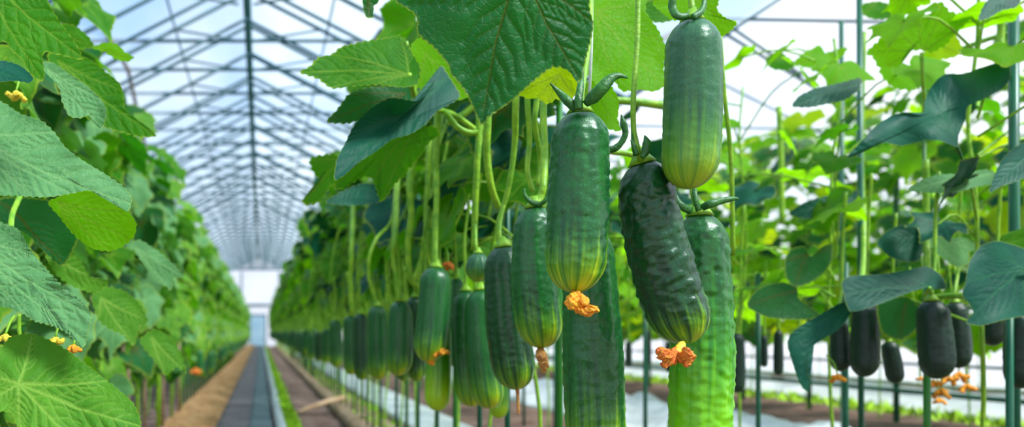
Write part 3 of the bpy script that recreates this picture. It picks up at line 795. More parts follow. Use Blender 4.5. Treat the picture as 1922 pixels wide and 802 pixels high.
# ================================================================== HERO PLANTS
pA = empty('cucumber_plant', (0.42, 0.95, 0)); tag(pA, 'large foreground cucumber plant with the big dark leaf hanging at top centre', 'plant')
pB = empty('cucumber_plant', (0.47, 1.22, 0)); tag(pB, 'cucumber plant whose leaves reach left towards the aisle above the row', 'plant')
pC = empty('cucumber_plant', (-0.60, 0.95, 0)); tag(pC, 'nearest left plant with large pale leaves at the left edge', 'plant')
pD = empty('cucumber_plant', (1.05, 1.30, 0)); tag(pD, 'nearest right plant with large blue-green leaves at the right edge', 'plant')
HL = [
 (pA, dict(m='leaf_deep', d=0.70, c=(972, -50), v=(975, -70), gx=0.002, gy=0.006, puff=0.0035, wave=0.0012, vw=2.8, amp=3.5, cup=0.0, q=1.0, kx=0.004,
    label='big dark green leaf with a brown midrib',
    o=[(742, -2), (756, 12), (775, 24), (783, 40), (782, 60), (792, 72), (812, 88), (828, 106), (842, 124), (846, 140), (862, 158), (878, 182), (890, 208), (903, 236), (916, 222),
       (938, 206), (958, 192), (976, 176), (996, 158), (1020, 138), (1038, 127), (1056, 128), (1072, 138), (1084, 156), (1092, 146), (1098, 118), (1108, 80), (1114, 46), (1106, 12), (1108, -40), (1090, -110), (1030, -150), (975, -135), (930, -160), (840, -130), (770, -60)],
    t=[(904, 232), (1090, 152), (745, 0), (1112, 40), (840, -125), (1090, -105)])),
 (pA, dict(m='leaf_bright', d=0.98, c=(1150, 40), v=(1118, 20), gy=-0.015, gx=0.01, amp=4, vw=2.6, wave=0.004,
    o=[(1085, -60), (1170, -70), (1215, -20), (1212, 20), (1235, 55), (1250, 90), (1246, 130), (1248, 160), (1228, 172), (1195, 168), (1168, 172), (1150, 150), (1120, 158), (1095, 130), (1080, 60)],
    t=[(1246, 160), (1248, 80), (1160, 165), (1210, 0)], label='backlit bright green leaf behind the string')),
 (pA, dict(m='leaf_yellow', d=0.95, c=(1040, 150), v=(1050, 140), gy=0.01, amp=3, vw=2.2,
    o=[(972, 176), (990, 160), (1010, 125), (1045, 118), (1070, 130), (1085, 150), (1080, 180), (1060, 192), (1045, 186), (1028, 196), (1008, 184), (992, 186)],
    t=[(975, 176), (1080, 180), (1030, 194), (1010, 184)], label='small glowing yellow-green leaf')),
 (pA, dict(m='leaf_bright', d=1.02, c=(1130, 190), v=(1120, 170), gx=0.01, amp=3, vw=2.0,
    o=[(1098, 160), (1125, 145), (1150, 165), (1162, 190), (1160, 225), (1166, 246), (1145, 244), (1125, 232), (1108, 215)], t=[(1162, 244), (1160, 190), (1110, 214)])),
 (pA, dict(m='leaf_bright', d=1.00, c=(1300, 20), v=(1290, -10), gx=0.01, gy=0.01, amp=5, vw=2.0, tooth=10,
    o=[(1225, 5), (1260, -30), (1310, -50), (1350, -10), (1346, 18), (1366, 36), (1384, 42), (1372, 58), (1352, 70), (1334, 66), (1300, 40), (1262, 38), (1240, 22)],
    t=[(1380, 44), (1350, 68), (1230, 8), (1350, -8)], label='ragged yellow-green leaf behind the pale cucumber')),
 (pA, dict(m='leaf_mid', d=1.1, c=(1240, 10), v=(1240, 0), amp=3, o=[(1150, -20), (1200, -40), (1290, -40), (1300, 0), (1262, 38), (1228, 42), (1200, 22), (1165, 15)], t=[(1260, 34), (1160, 10)])),
 (pA, dict(m='leaf_deep', d=0.95, c=(692, 0), v=(692, -10), amp=2, o=[(680, -30), (705, -30), (712, 0), (702, 12), (700, 32), (690, 34), (682, 20)], t=[(692, 32)])),
 # plant B: leaves towards the aisle
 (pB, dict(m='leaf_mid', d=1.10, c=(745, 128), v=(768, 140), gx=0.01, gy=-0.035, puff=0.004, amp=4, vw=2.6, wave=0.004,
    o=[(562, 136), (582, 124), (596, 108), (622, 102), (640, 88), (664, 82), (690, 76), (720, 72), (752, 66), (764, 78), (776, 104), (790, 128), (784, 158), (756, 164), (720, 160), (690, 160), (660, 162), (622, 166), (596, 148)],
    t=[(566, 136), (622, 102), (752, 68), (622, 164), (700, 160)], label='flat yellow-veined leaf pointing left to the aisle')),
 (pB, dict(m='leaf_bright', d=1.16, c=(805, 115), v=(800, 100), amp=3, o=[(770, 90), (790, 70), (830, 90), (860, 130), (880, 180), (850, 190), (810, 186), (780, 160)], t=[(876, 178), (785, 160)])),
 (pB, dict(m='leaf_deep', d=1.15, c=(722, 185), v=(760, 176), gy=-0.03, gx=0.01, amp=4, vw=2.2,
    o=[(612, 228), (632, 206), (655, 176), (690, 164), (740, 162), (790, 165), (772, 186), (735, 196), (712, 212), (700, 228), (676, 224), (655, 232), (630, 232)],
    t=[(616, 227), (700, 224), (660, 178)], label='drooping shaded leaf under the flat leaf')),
 (pB, dict(m='leaf_mid', d=1.12, c=(715, 285), v=(810, 190), gy=0.02, gx=-0.02, amp=5, vw=2.8, puff=0.003,
    o=[(626, 352), (640, 322), (662, 296), (700, 262), (760, 240), (812, 236), (826, 250), (806, 268), (790, 292), (768, 318), (742, 346), (716, 380), (708, 362), (700, 338), (686, 332), (660, 344), (640, 356)],
    t=[(716, 376), (628, 350), (700, 338)], label='light green lower lobes of the drooping leaf')),
 (pB, dict(m='leaf_blue', d=1.06, c=(738, 235), v=(840, 150), gy=-0.05, gx=0.01, puff=0.0015, amp=2, vw=2.6, kx=0.006, cup=0.0,
    o=[(627, 338), (632, 300), (648, 268), (664, 236, -.02), (692, 206, -.05), (732, 184, -.07), (780, 190, -.06), (800, 178, -.03), (818, 150), (828, 122), (846, 148), (864, 178), (852, 192), (822, 208), (796, 236), (770, 252), (736, 262), (706, 284), (672, 306), (645, 330)],
    t=[(630, 334), (730, 186), (665, 240), (700, 284)], label='folded dark blue-green leaf hanging diagonally')),
 (pB, dict(m='leaf_mid', d=1.45, c=(612, 318), v=(640, 300), amp=5, gy=0.01, o=[(580, 300), (596, 292), (632, 290), (650, 310), (636, 340), (620, 352), (600, 380), (572, 386), (568, 374), (592, 356), (600, 340), (586, 322)], t=[(570, 382), (584, 302)])),
 (pB, dict(m='leaf_blue', d=1.4, c=(668, 372), v=(690, 350), gy=-0.04, amp=3, o=[(610, 380), (640, 360), (680, 344), (710, 350), (720, 376), (690, 384), (650, 386)], t=[(614, 380), (718, 376)])),
 # left edge
 (pC, dict(m='leaf_mid', d=0.74, c=(40, 10), v=(-40, -60), gx=0.010, gy=-0.02, puff=0.004, amp=3, vw=2.8, wave=0.002,
    o=[(-60, -80), (70, -60), (92, 6), (112, 40), (140, 78), (157, 112), (132, 108), (106, 102), (84, 98), (80, 112), (84, 142), (78, 154), (60, 142), (40, 110), (22, 96), (8, 78), (-60, 90)],
    t=[(155, 110), (80, 152), (-50, 90), (88, 0)], label='green leaf with two points hanging at the top left corner')),
 (pC, dict(m='leaf_pale', d=0.80, c=(70, 300), v=(-60, 250), gx=0.008, gy=-0.045, puff=0.006, amp=3.5, vw=3.6, wave=0.003,
    o=[(-80, 170), (-20, 186), (6, 192), (40, 214), (78, 226), (104, 250), (124, 278), (160, 304), (200, 328), (232, 350), (248, 372), (240, 398), (218, 382), (190, 366), (165, 358), (132, 364), (96, 370), (60, 370), (30, 368), (-20, 366), (-90, 350)],
    t=[(246, 384), (130, 362), (60, 368), (100, 248), (0, 366)], label='large pale leaf jutting right, nearest at the left edge')),
 (pC, dict(m='leaf_pale', d=0.74, c=(50, 520), v=(-70, 440), gx=0.006, gy=-0.028, puff=0.0045, amp=4.5, vw=2.8, wave=0.003, tooth=10,
    o=[(-90, 420), (-20, 412), (10, 420), (36, 432), (58, 470), (90, 508), (120, 540), (152, 566), (172, 590), (166, 620), (158, 652), (142, 640), (120, 622), (92, 610), (66, 604), (44, 590), (20, 580), (-20, 572), (-90, 560)],
    t=[(160, 640), (170, 592), (60, 602), (0, 575), (60, 474)], label='dusty pale leaf with toothed edge at the left')),
 (pC, dict(m='leaf_side', d=0.72, c=(80, 720), v=(36, 720), gx=0.006, gy=-0.03, puff=0.005, amp=3, vw=4.0, wave=0.003,
    o=[(-40, 700), (4, 650), (20, 632), (60, 626), (96, 640), (130, 660), (170, 690), (210, 722), (250, 756), (264, 790), (262, 830), (200, 860), (100, 870), (40, 820), (20, 775), (-40, 770)],
    t=[(262, 800), (60, 628), (40, 815), (-30, 765), (180, 860), (-36, 705), (200, 716)], label='smooth green leaf with light radiating veins at the bottom left corner')),
 (pC, dict(m='leaf_pale', d=0.98, c=(140, 185), v=(90, 130), gx=0.012, gy=-0.02, puff=0.004, amp=2.5, vw=2.4,
    o=[(80, 116), (100, 118), (130, 138), (160, 158), (186, 182), (200, 204), (198, 226), (190, 242), (178, 232), (170, 216), (150, 222), (130, 218), (116, 190), (112, 168), (96, 146), (84, 136)],
    t=[(194, 238), (130, 216), (188, 186)], label='pale rounded leaf below the top left corner')),
 (pC, dict(m='leaf_mid', d=1.12, c=(180, 165), v=(110, 115), gx=0.01, gy=-0.01, puff=0.003, amp=3.5, vw=2.4,
    o=[(90, 100), (130, 98), (170, 112), (200, 136), (226, 158), (232, 186), (236, 206), (256, 226), (282, 244), (294, 256), (262, 258), (232, 250), (200, 240), (160, 220), (120, 180), (96, 140)],
    t=[(290, 254), (230, 170), (200, 236)])),
 (pC, dict(m='leaf_mid', d=1.30, c=(150, 70), v=(110, 60), amp=3, o=[(96, 60), (112, 44), (140, 48), (166, 68), (176, 88), (150, 92), (120, 88)], t=[(172, 86)])),
 (pC, dict(m='leaf_bright', d=1.32, c=(212, 92), v=(180, 88), amp=3, o=[(172, 90), (196, 80), (218, 82), (236, 98), (252, 108), (240, 116), (218, 112), (196, 98)], t=[(250, 110)])),
 (pC, dict(m='leaf_bright', d=0.98, c=(180, 410), v=(110, 380), gx=0.008, gy=0.01, puff=0.003, amp=3, vw=2.6,
    o=[(90, 380), (120, 366), (160, 356), (205, 372), (240, 396), (256, 420), (252, 444), (232, 462), (205, 472), (176, 468), (150, 452), (130, 432), (112, 408)],
    t=[(250, 450), (205, 470), (140, 440), (240, 398)], label='bright backlit leaf under the large pale leaf')),
 (pC, dict(m='leaf_blue', d=0.92, c=(15, 135), v=(-20, 130), gy=-0.04, amp=2, o=[(-40, 110), (10, 114), (40, 124), (62, 144), (58, 156), (30, 152), (0, 154), (-40, 158)], t=[(60, 150)])),
 (pC, dict(m='leaf_deep', d=1.05, c=(60, 430), v=(30, 400), amp=3, o=[(0, 372), (90, 375), (130, 400), (150, 440), (120, 500), (90, 480), (50, 440), (0, 420)], t=[(120, 495), (0, 380)])),
 (pC, dict(m='leaf_side', d=1.12, c=(130, 510), v=(95, 480), amp=4, gx=0.01, o=[(84, 478), (120, 470), (150, 488), (170, 520), (205, 530), (180, 550), (140, 540), (110, 520)], t=[(200, 532), (90, 480)])),
 (pC, dict(m='leaf_side', d=1.30, c=(225, 580), v=(190, 560), gx=0.01, gy=-.02, amp=5, o=[(172, 556), (196, 538), (232, 546), (262, 570), (278, 604), (262, 614), (250, 650), (232, 630), (205, 618), (184, 600)], t=[(250, 646), (276, 602), (186, 598)], label='star-shaped green leaf in the middle of the left wall')),
 (pC, dict(m='leaf_pale', d=1.45, c=(290, 490), v=(255, 465), gx=0.01, gy=-.02, amp=4, o=[(246, 460), (262, 450), (300, 474), (330, 500), (346, 520), (326, 522), (322, 545), (300, 530), (276, 505)], t=[(344, 518), (320, 542)], label='pale pointed leaf halfway up the left wall')),
 (pC, dict(m='leaf_side', d=1.45, c=(315, 655), v=(285, 635), gx=0.01, gy=-.02, amp=5, o=[(262, 640), (290, 618), (322, 636), (342, 668), (350, 700), (330, 690), (310, 706), (292, 680)], t=[(348, 698), (310, 702)])),
 # right edge
 (pD, dict(m='leaf_blue', d=1.30, c=(1768, 212), v=(1800, 285), gy=-0.03, gx=0.006, puff=0.0015, amp=1.0, vw=2.6, wave=0.010, tooth=26, q=1.2,
    o=[(1588, 296, -.02), (1612, 270, -.02), (1640, 240, -.01), (1668, 220), (1700, 211), (1732, 216), (1736, 190, .02), (1748, 162, .03), (1772, 140, .03), (1810, 138, .01), (1850, 124), (1890, 116), (1897, 146), (1880, 168), (1846, 186), (1816, 200), (1812, 224), (1800, 252), (1796, 276), (1770, 266), (1740, 262), (1716, 268), (1690, 274), (1662, 268), (1636, 276), (1612, 290)],
    t=[(1592, 294), (1890, 130), (1750, 165), (1700, 270)], label='twisted dark blue-green leaf', pet=[(1796, 274, 1.30), (1806, 300, 1.31), (1816, 330, 1.34)], pr=0.0022, pm='stem_dark')),
 (pD, dict(m='leaf_bright', d=1.45, c=(1730, 70), v=(1730, 98), gy=0.02, puff=0.003, amp=5, vw=2.6,
    o=[(1626, 98), (1652, 72), (1656, 48), (1676, 30), (1700, 36), (1720, 16), (1742, 28), (1765, 2), (1785, 22), (1826, 28), (1806, 52), (1790, 66), (1776, 84), (1750, 98), (1728, 94), (1700, 100), (1688, 124), (1650, 128), (1640, 110)],
    t=[(1630, 98), (1660, 45), (1715, 20), (1770, 5), (1820, 30), (1660, 124)], label='backlit star-shaped leaf at the upper right', pet=[(1730, 98, 1.45), (1732, 150, 1.46), (1736, 210, 1.5)], pr=0.0028)),
 (pD, dict(m='leaf_yellow', d=1.5, c=(1780, 90), v=(1760, 80), amp=3, o=[(1735, 98), (1760, 70), (1790, 62), (1806, 88), (1796, 106), (1765, 112)], t=[(1800, 100)])),
 (pD, dict(m='leaf_bright', d=1.6, c=(1690, 150), v=(1690, 120), amp=4, o=[(1650, 130), (1690, 118), (1720, 130), (1728, 158), (1712, 170), (1680, 166), (1660, 150)], t=[(1722, 160)])),
 (pD, dict(m='leaf_blue', d=1.5, c=(1550, 178), v=(1608, 160), gy=-0.05, gx=0.01, amp=2, vw=2.4, o=[(1486, 200), (1500, 180), (1530, 166), (1575, 156), (1616, 146), (1614, 166), (1590, 186), (1560, 194), (1520, 202)], t=[(1490, 198)], label='blue-green leaf edge-on beside the teal pole')),
 (pD, dict(m='leaf_blue', d=1.32, c=(1660, 545), v=(1745, 540), gy=-0.04, gx=0.0, puff=0.0015, amp=1.5, vw=2.6, kx=0.004,
    o=[(1584, 555), (1580, 530), (1596, 518), (1640, 516), (1690, 510), (1740, 500), (1768, 518), (1776, 542), (1740, 540), (1700, 552), (1660, 568), (1620, 582), (1594, 584)],
    t=[(1590, 550), (1640, 572), (1690, 514)], label='smooth blue-green leaf above two dark cucumbers', pet=[(1745, 540, 1.32), (1735, 556, 1.34)], pr=0.0025)),
 (pD, dict(m='leaf_deep', d=1.42, c=(1470, 565), v=(1500, 545), gy=-0.03, puff=0.0015, amp=1.5, vw=2.4,
    o=[(1402, 576), (1412, 552), (1436, 536), (1470, 530), (1496, 540), (1500, 562), (1540, 590), (1520, 600), (1480, 600), (1440, 596)], t=[(1406, 574), (1536, 592)], label='mid green leaf at the left of the right row')),
 (pD, dict(m='leaf_blue', d=1.34, c=(1530, 630), v=(1590, 580), gy=-0.02, gx=-0.01, amp=1.5, vw=2.4, kx=0.012,
    o=[(1478, 650), (1482, 630), (1502, 612), (1540, 590), (1580, 568), (1602, 572), (1590, 600), (1570, 622), (1540, 640), (1516, 660), (1514, 690), (1520, 724), (1516, 738), (1500, 720), (1490, 690)],
    t=[(1512, 732), (1482, 640)], label='long leaf drooping down to a point')),
 (pD, dict(m='leaf_blue', d=1.22, c=(1870, 540), v=(1925, 505), gy=-0.02, gx=0.005, puff=0.0015, amp=1.5, vw=3.0, kx=0.006,
    o=[(1806, 554), (1812, 530), (1820, 490), (1840, 462), (1872, 452), (1910, 462), (1960, 480), (2000, 520), (1980, 590), (1920, 594), (1880, 602), (1840, 612), (1812, 606), (1828, 592), (1820, 572)],
    t=[(1812, 604), (1812, 530), (1840, 464), (1920, 592), (1980, 580)], label='broad blue-green leaf cut by the right edge', pet=[(1925, 505, 1.22), (1960, 560, 1.24)], pr=0.0025)),
 (pD, dict(m='leaf_blue', d=1.5, c=(1685, 450), v=(1735, 440), gy=-0.03, amp=1.5, vw=2.2,
    o=[(1645, 458), (1662, 436), (1690, 422), (1725, 418), (1735, 440), (1728, 488), (1700, 492), (1670, 482)], t=[(1650, 458), (1700, 490)], label='grey-green leaf left of the central stem')),
 (pD, dict(m='leaf_pale', d=1.5, c=(1765, 450), v=(1740, 430), gy=-0.01, gx=0.02, amp=1.5, vw=2.2,
    o=[(1738, 416), (1770, 414), (1782, 436), (1780, 452), (1812, 446), (1842, 468), (1828, 490), (1800, 502), (1776, 490), (1752, 470), (1740, 450)], t=[(1836, 470), (1776, 420), (1800, 498)], label='pale twisted leaf right of the central stem')),
 (pD, dict(m='leaf_deep', d=1.6, c=(1510, 500), v=(1515, 478), gy=-0.02, amp=1.5, vw=2.4,
    o=[(1472, 490), (1484, 468), (1510, 462), (1522, 482), (1545, 462), (1564, 458), (1562, 490), (1545, 515), (1520, 532), (1490, 540), (1474, 520)], t=[(1492, 536), (1560, 464), (1476, 490)], label='heart-shaped leaf in the middle of the right row')),
 (pD, dict(m='leaf_pale', d=1.35, c=(1785, 342), v=(1840, 330), gy=-0.05, gx=0.005, amp=2, vw=2.2,
    o=[(1703, 358), (1725, 340), (1760, 328), (1800, 326), (1850, 318), (1872, 326), (1866, 344), (1830, 352), (1790, 362), (1740, 362)], t=[(1708, 357), (1865, 326)], label='pale grey-green leaf lying flat at the right')),
 (pD, dict(m='leaf_blue', d=1.25, c=(1895, 320), v=(1930, 290), gy=-0.03, amp=2, vw=2.4,
    o=[(1856, 362), (1866, 330), (1880, 300), (1905, 276), (1940, 260), (1970, 290), (1950, 320), (1915, 338), (1880, 350)], t=[(1860, 360)], label='blue-green leaf hanging at the right edge')),
 (pD, dict(m='leaf_blue', d=1.3, c=(1870, 8), v=(1900, -10), gy=-0.04, amp=2, o=[(1836, 38), (1846, 10), (1866, -10), (1920, -20), (1910, 12), (1880, 20), (1856, 34)], t=[(1840, 34)])),
 (pD, dict(m='leaf_mid', d=1.8, c=(1645, 20), v=(1650, 0), amp=2, o=[(1618, 8), (1650, 2), (1676, 12), (1672, 34), (1640, 36), (1620, 28)], t=[(1622, 26)])),
 (pD, dict(m='leaf_mid', d=1.9, c=(1460, 118), v=(1470, 110), amp=3, o=[(1436, 112), (1460, 96), (1480, 108), (1494, 120), (1480, 132), (1450, 130)], t=[(1440, 114)])),
 (pD, dict(m='leaf_bright', d=1.9, c=(1530, 112), v=(1500, 118), amp=3, o=[(1490, 118), (1515, 94), (1545, 100), (1590, 88), (1580, 108), (1545, 122), (1515, 128)], t=[(1586, 92)])),
 (pD, dict(m='leaf_blue', d=1.7, c=(1560, 380), v=(1600, 370), gy=-.03, amp=2, o=[(1480, 402), (1510, 380), (1560, 366), (1612, 358), (1600, 384), (1560, 400), (1520, 412)], t=[(1484, 402)])),
 (pD, dict(m='leaf_deep', d=1.45, c=(1690, 590), v=(1700, 570), amp=2, o=[(1646, 570), (1700, 556), (1728, 580), (1720, 620), (1690, 640), (1655, 625)], t=[(1690, 636)])),
]
for par, spc in HL: hero_leaf(par, spc)
# vines and leaf stalks of the hero plants
def vine(parent, curves):
    parts = []
    for c in curves:
        r = c[1]; sp = spline([P(*p) - Vector(parent.location) for p in c[0]], 7); parts.append(tube(sp, lerp_list([x / F * c[0][0][2] for x in r], len(sp)), 9))
    obj('vine', mesh('vine', *merge(parts), M['stem']), parent)
vine(pA, [
  ([(1112, -160, .9), (1108, -20, .92), (1104, 60, .95), (1100, 130, .96), (1096, 205, .98), (1098, 400, 1.02)], [4, 4, 3.5, 4]),
  ([(972, -50, .70), (990, -120, .72), (1050, -160, .8), (1110, -150, .88)], [4, 4]),
  ([(985, 60, 1.04), (990, 190, 1.04), (994, 260, 1.05), (990, 320, 1.05), (1000, 360, 1.05)], [6, 5, 5]),
  ([(1010, 60, 1.08), (1008, 180, 1.08), (1004, 230, 1.08), (1014, 300, 1.1), (1010, 350, 1.1)], [6, 5, 5]),
  ([(972, 60, 1.10), (968, 195, 1.10), (966, 270, 1.12), (955, 350, 1.13), (936, 420, 1.14), (938, 462, 1.14)], [7, 6, 5, 6]),
  ([(920, 80, 1.16), (915, 225, 1.16), (914, 290, 1.17), (922, 350, 1.18), (936, 390, 1.2)], [8, 7, 6]),
  ([(896, 80, 1.2), (900, 230, 1.2), (896, 300, 1.2), (892, 380, 1.21), (890, 470, 1.22)], [7, 6, 6]),
  ([(1145, 285, 1.1), (1190, 292, 1.1), (1230, 320, 1.1), (1262, 350, 1.08)], [5, 6, 5]),
  ([(1148, 188, 1.3), (1200, 192, 1.3), (1260, 200, 1.3)], [7, 8]),
  ([(1352, 60, 1.1), (1360, 180, 1.1), (1372, 300, 1.12), (1376, 480, 1.15)], [3, 4, 4]),
])
vine(pB, [
  ([(768, 140, 1.10), (778, 180, 1.14), (800, 200, 1.18), (850, 215, 1.22), (900, 250, 1.24)], [5, 6, 6]),
  ([(762, 78, 1.12), (775, 130, 1.13), (780, 190, 1.14), (790, 250, 1.18)], [4, 4, 4]),
  ([(836, 210, 1.2), (860, 240, 1.2), (890, 250, 1.2), (915, 235, 1.2)], [6, 6, 6]),
  ([(840, 230, 1.3), (870, 215, 1.3), (900, 190, 1.3)], [7, 6]),
  ([(790, 200, 1.5), (770, 330, 1.45), (772, 400, 1.45), (766, 460, 1.46), (770, 520, 1.47), (784, 540, 1.48)], [7, 6, 6, 5]),
  ([(826, 150, 1.4), (818, 290, 1.40), (820, 380, 1.42), (817, 440, 1.43), (815, 505, 1.43)], [7, 6, 6]),
  ([(746, 300, 1.7), (742, 440, 1.6), (738, 480, 1.6), (744, 520, 1.6), (748, 566, 1.6)], [6, 5, 5]),
  ([(806, 260, 1.6), (800, 420, 1.6), (796, 470, 1.6), (776, 530, 1.6)], [5, 5]),
  ([(664, 380, 2.0), (660, 460, 1.9), (658, 520, 1.9), (660, 590, 1.9)], [5, 4]),
])
vine(pC, [([(20, 430, .9), (24, 400, .95), (40, 350, 1.0), (10, 300, 1.0)], [6, 6]), ([(36, 720, .72), (20, 680, .74), (2, 650, .8)], [5, 5]),
          ([(36, 590, .95), (36, 620, .95), (40, 640, .95)], [4, 4]), ([(-60, 250, .8), (-100, 300, .85), (-120, 500, .9), (-110, 700, .9)], [6, 6])])
vine(pD, [
  ([(1738, 300, 1.5), (1738, 420, 1.5), (1742, 540, 1.42)], [5, 6, 5]),
  ([(1738, 560, 1.40), (1790, 556, 1.36), (1822, 558, 1.30), (1830, 580, 1.28)], [5, 6, 5]),
  ([(1905, 60, 1.5), (1860, 72, 1.55), (1820, 86, 1.6), (1795, 96, 1.62)], [4, 5, 4]),
  ([(1880, 20, 1.5), (1878, 90, 1.5), (1886, 140, 1.45)], [6, 6, 5]),
  ([(1622, 60, 2.0), (1616, 300, 2.0), (1622, 480, 1.9), (1605, 580, 1.7)], [4, 5, 5]),
  ([(1462, 200, 2.4), (1466, 300, 2.4), (1468, 420, 2.4)], [5, 5]),
])
# trellis string beside the middle cucumbers
tag(obj('trellis_string', mesh('trellis_string', *tube([P(1113, -200, .93), P(1110, 90, .93), P(1104, 230, .94)], 0.0018, 7), M['string'])), 'pale trellis string running up from the central cucumber', 'string')

# ================================================================== CUCUMBERS
D = 0.80
cucumber((1089, 208), (1078, 550), 109, D, 'cuc', 'plump green cucumber hanging in the centre, with three horn-like sepals on top', wart=0.045, ribs=0.010, topf=0.90, seed=1, bend=0.004,
   stalk=[(1091, 180, .80), (1098, 130, .82), (1106, 60, .86), (1110, -60, .92)], sr=0.0030,
   sepals=[dict(p=[(1082, 204, .785), (1066, 190, .785), (1050, 174, .79), (1032, 156, .79)], r=[9, 9, 6, 1]),
           dict(p=[(1086, 205, .78), (1086, 188, .78), (1090, 160, .785), (1095, 128, .80)], r=[8, 8, 6, 1]),
           dict(p=[(1098, 196, .78), (1112, 184, .775), (1130, 166, .77), (1146, 148, .77), (1162, 142, .77), (1178, 146, .77)], r=[6, 12, 12, 9, 5, 2]),
           dict(p=[(1138, 280, .84), (1152, 280, .84), (1166, 268, .84), (1174, 250, .84), (1170, 232, .84), (1166, 215, .84)], r=[6, 7, 6, 6, 7, 1], n='tendril')],
   flower=dict(m='flower', blobs=[dict(p=[(1084, 550, .795), (1078, 562, .785), (1072, 572, .78), (1070, 582, .78)], r=[7, 11, 9, 4]), dict(p=[(1084, 556, .79), (1094, 566, .78), (1092, 576, .78)], r=[6, 9, 5]),
           dict(p=[(1078, 570, .785), (1090, 582, .78), (1104, 586, .775), (1112, 580, .775), (1114, 574, .775)], r=[8, 8, 8, 9, 7])]))
cucumber((1204, 302), (1292, 645), 108, D * 1.02, 'cuc_dark', 'warty dark green cucumber leaning down to the right, yellow at its tip', wart=0.075, ribs=0.010, bend=-0.035, seed=2.3, topf=0.86,
   stalk=[(1200, 290, .80), (1190, 250, .80), (1189, 180, .80), (1196, 80, .81), (1198, -40, .82)], sr=0.0026,
   sepals=[dict(p=[(1205, 296, .79), (1212, 284, .79), (1214, 268, .79), (1210, 254, .79)], r=[4, 8, 8, 1]), dict(p=[(1196, 290, .79), (1190, 275, .79), (1184, 262, .79)], r=[4, 5, 1]),
           dict(p=[(1196, 292, .80), (1192, 268, .80), (1188, 235, .80)], r=[8, 7, 4])],
   flower=dict(m='flower_red', throat=[(1281, 645, .80), (1275, 656, .79), (1268, 666, .785)],
           blobs=[dict(p=[(1270, 660, .79), (1255, 668, .78), (1244, 664, .78), (1242, 676, .78)], r=[8, 10, 9, 5]), dict(p=[(1266, 668, .785), (1254, 680, .78), (1243, 688, .78)], r=[8, 8, 5]),
                  dict(p=[(1268, 668, .785), (1284, 672, .78), (1288, 662, .775), (1292, 672, .775), (1288, 690, .775)], r=[8, 8, 9, 8, 4])]))
cucumber((1300, 36), (1293, 355), 100, D * .97, 'cuc_light', 'light green cucumber hanging highest, with curled stem hooks on top', wart=0.022, ribs=0.008, bend=0.012, seed=4, topf=0.93,
   stalk=[(1300, 24, .775), (1296, -10, .78), (1290, -80, .80)], sr=0.0028,
   sepals=[dict(p=[(1292, 30, .765), (1272, 30, .765), (1262, 14, .77), (1264, -6, .77), (1270, -30, .78)], r=[6, 7, 7, 6, 5]), dict(p=[(1300, 32, .76), (1316, 22, .765), (1322, 4, .77), (1318, -20, .775)], r=[6, 6, 5, 4])])
cucumber((1313, 400), (1311, 870), 108, 0.90, 'cuc_green', 'long bumpy cucumber behind the leaning one, bright green in its lower half', wart=0.06, ribs=0.012, bend=0.012, seed=6, topf=0.82,
   stalk=[(1307, 385, .90), (1300, 355, .90), (1296, 300, .93), (1310, 200, .98)], sr=0.0032,
   sepals=[dict(p=[(1296, 396, .885), (1278, 386, .88), (1264, 366, .885), (1256, 346, .89)], r=[7, 7, 6, 4]), dict(p=[(1318, 390, .885), (1332, 384, .88), (1352, 378, .88), (1372, 374, .88), (1386, 373, .88)], r=[6, 8, 6, 5, 2]),
           dict(p=[(1312, 396, .885), (1306, 375, .885), (1303, 352, .89)], r=[6, 5, 4])])
cucumber((1100, 420), (1118, 880), 106, 0.90, 'cuc', 'long dark cucumber hanging behind the central one and out of the bottom of the picture', wart=0.04, ribs=0.012, seed=8, bend=0.006, topf=0.80, stalk=[(1098, 390, .90), (1100, 340, .92), (1102, 250, .95)])
cucumber((1003, 386), (1018, 654), 84, 1.00, 'cuc', 'medium cucumber left of the central one, brown withered tip', wart=0.03, seed=3, bend=-0.03, topf=0.80,
   stalk=[(1014, 370, 1.0), (1020, 345, 1.0), (1022, 280, 1.02), (1020, 200, 1.04), (1030, 140, 1.06)], sr=0.0046,
   sepals=[dict(p=[(1012, 384, .99), (998, 380, .985), (986, 368, .985), (984, 354, .985)], r=[6, 5, 4, 2], n='tendril'), dict(p=[(1010, 386, .99), (1024, 376, .985), (1032, 358, .985)], r=[5, 4, 2], n='tendril')],
   flower=dict(m='husk', blobs=[dict(p=[(1014, 652, 1.0), (1016, 668, .99), (1021, 686, .99), (1020, 702, .99)], r=[5, 10, 9, 3], w=.35)]))
cucumber((944, 460), (970, 732), 78, 1.12, 'cuc_dark', 'ribbed dark cucumber with a thin orange thread at its tip', wart=0.03, ribs=0.035, seed=5, bend=-0.02, stalk=[(938, 445, 1.12), (940, 410, 1.13), (956, 350, 1.14)],
   flower=dict(m='husk', blobs=[dict(p=[(971, 730, 1.12), (972, 748, 1.12), (973, 778, 1.12)], r=[4, 3, 2.5], w=.2)]))
cucumber((897, 474), (897, 530), 44, 1.20, 'cuc_light', 'small round pale striped young fruit above two dark cucumbers', wart=0.0, ribs=0.05, det=1, stalk=[(893, 460, 1.2), (892, 420, 1.21)])
cucumber((902, 542), (920, 768), 62, 1.32, 'cuc', 'dark cucumber, right one of the pair under the small round fruit', wart=0.03, seed=7, bend=-0.03, det=1, stalk=[(898, 520, 1.32), (893, 450, 1.32), (890, 380, 1.32)])
cucumber((874, 544), (886, 764), 54, 1.40, 'cuc', 'dark cucumber, left one of the pair under the small round fruit', wart=0.03, seed=9, bend=-0.02, det=1, stalk=[(874, 520, 1.40), (872, 450, 1.40), (880, 380, 1.42)])
cucumber((936, 700), (936, 786), 36, 1.46, 'cuc_lime', 'bright green cucumber tip showing below the dark pair', wart=0.02, det=1, stalk=[(936, 660, 1.46), (925, 500, 1.46)])
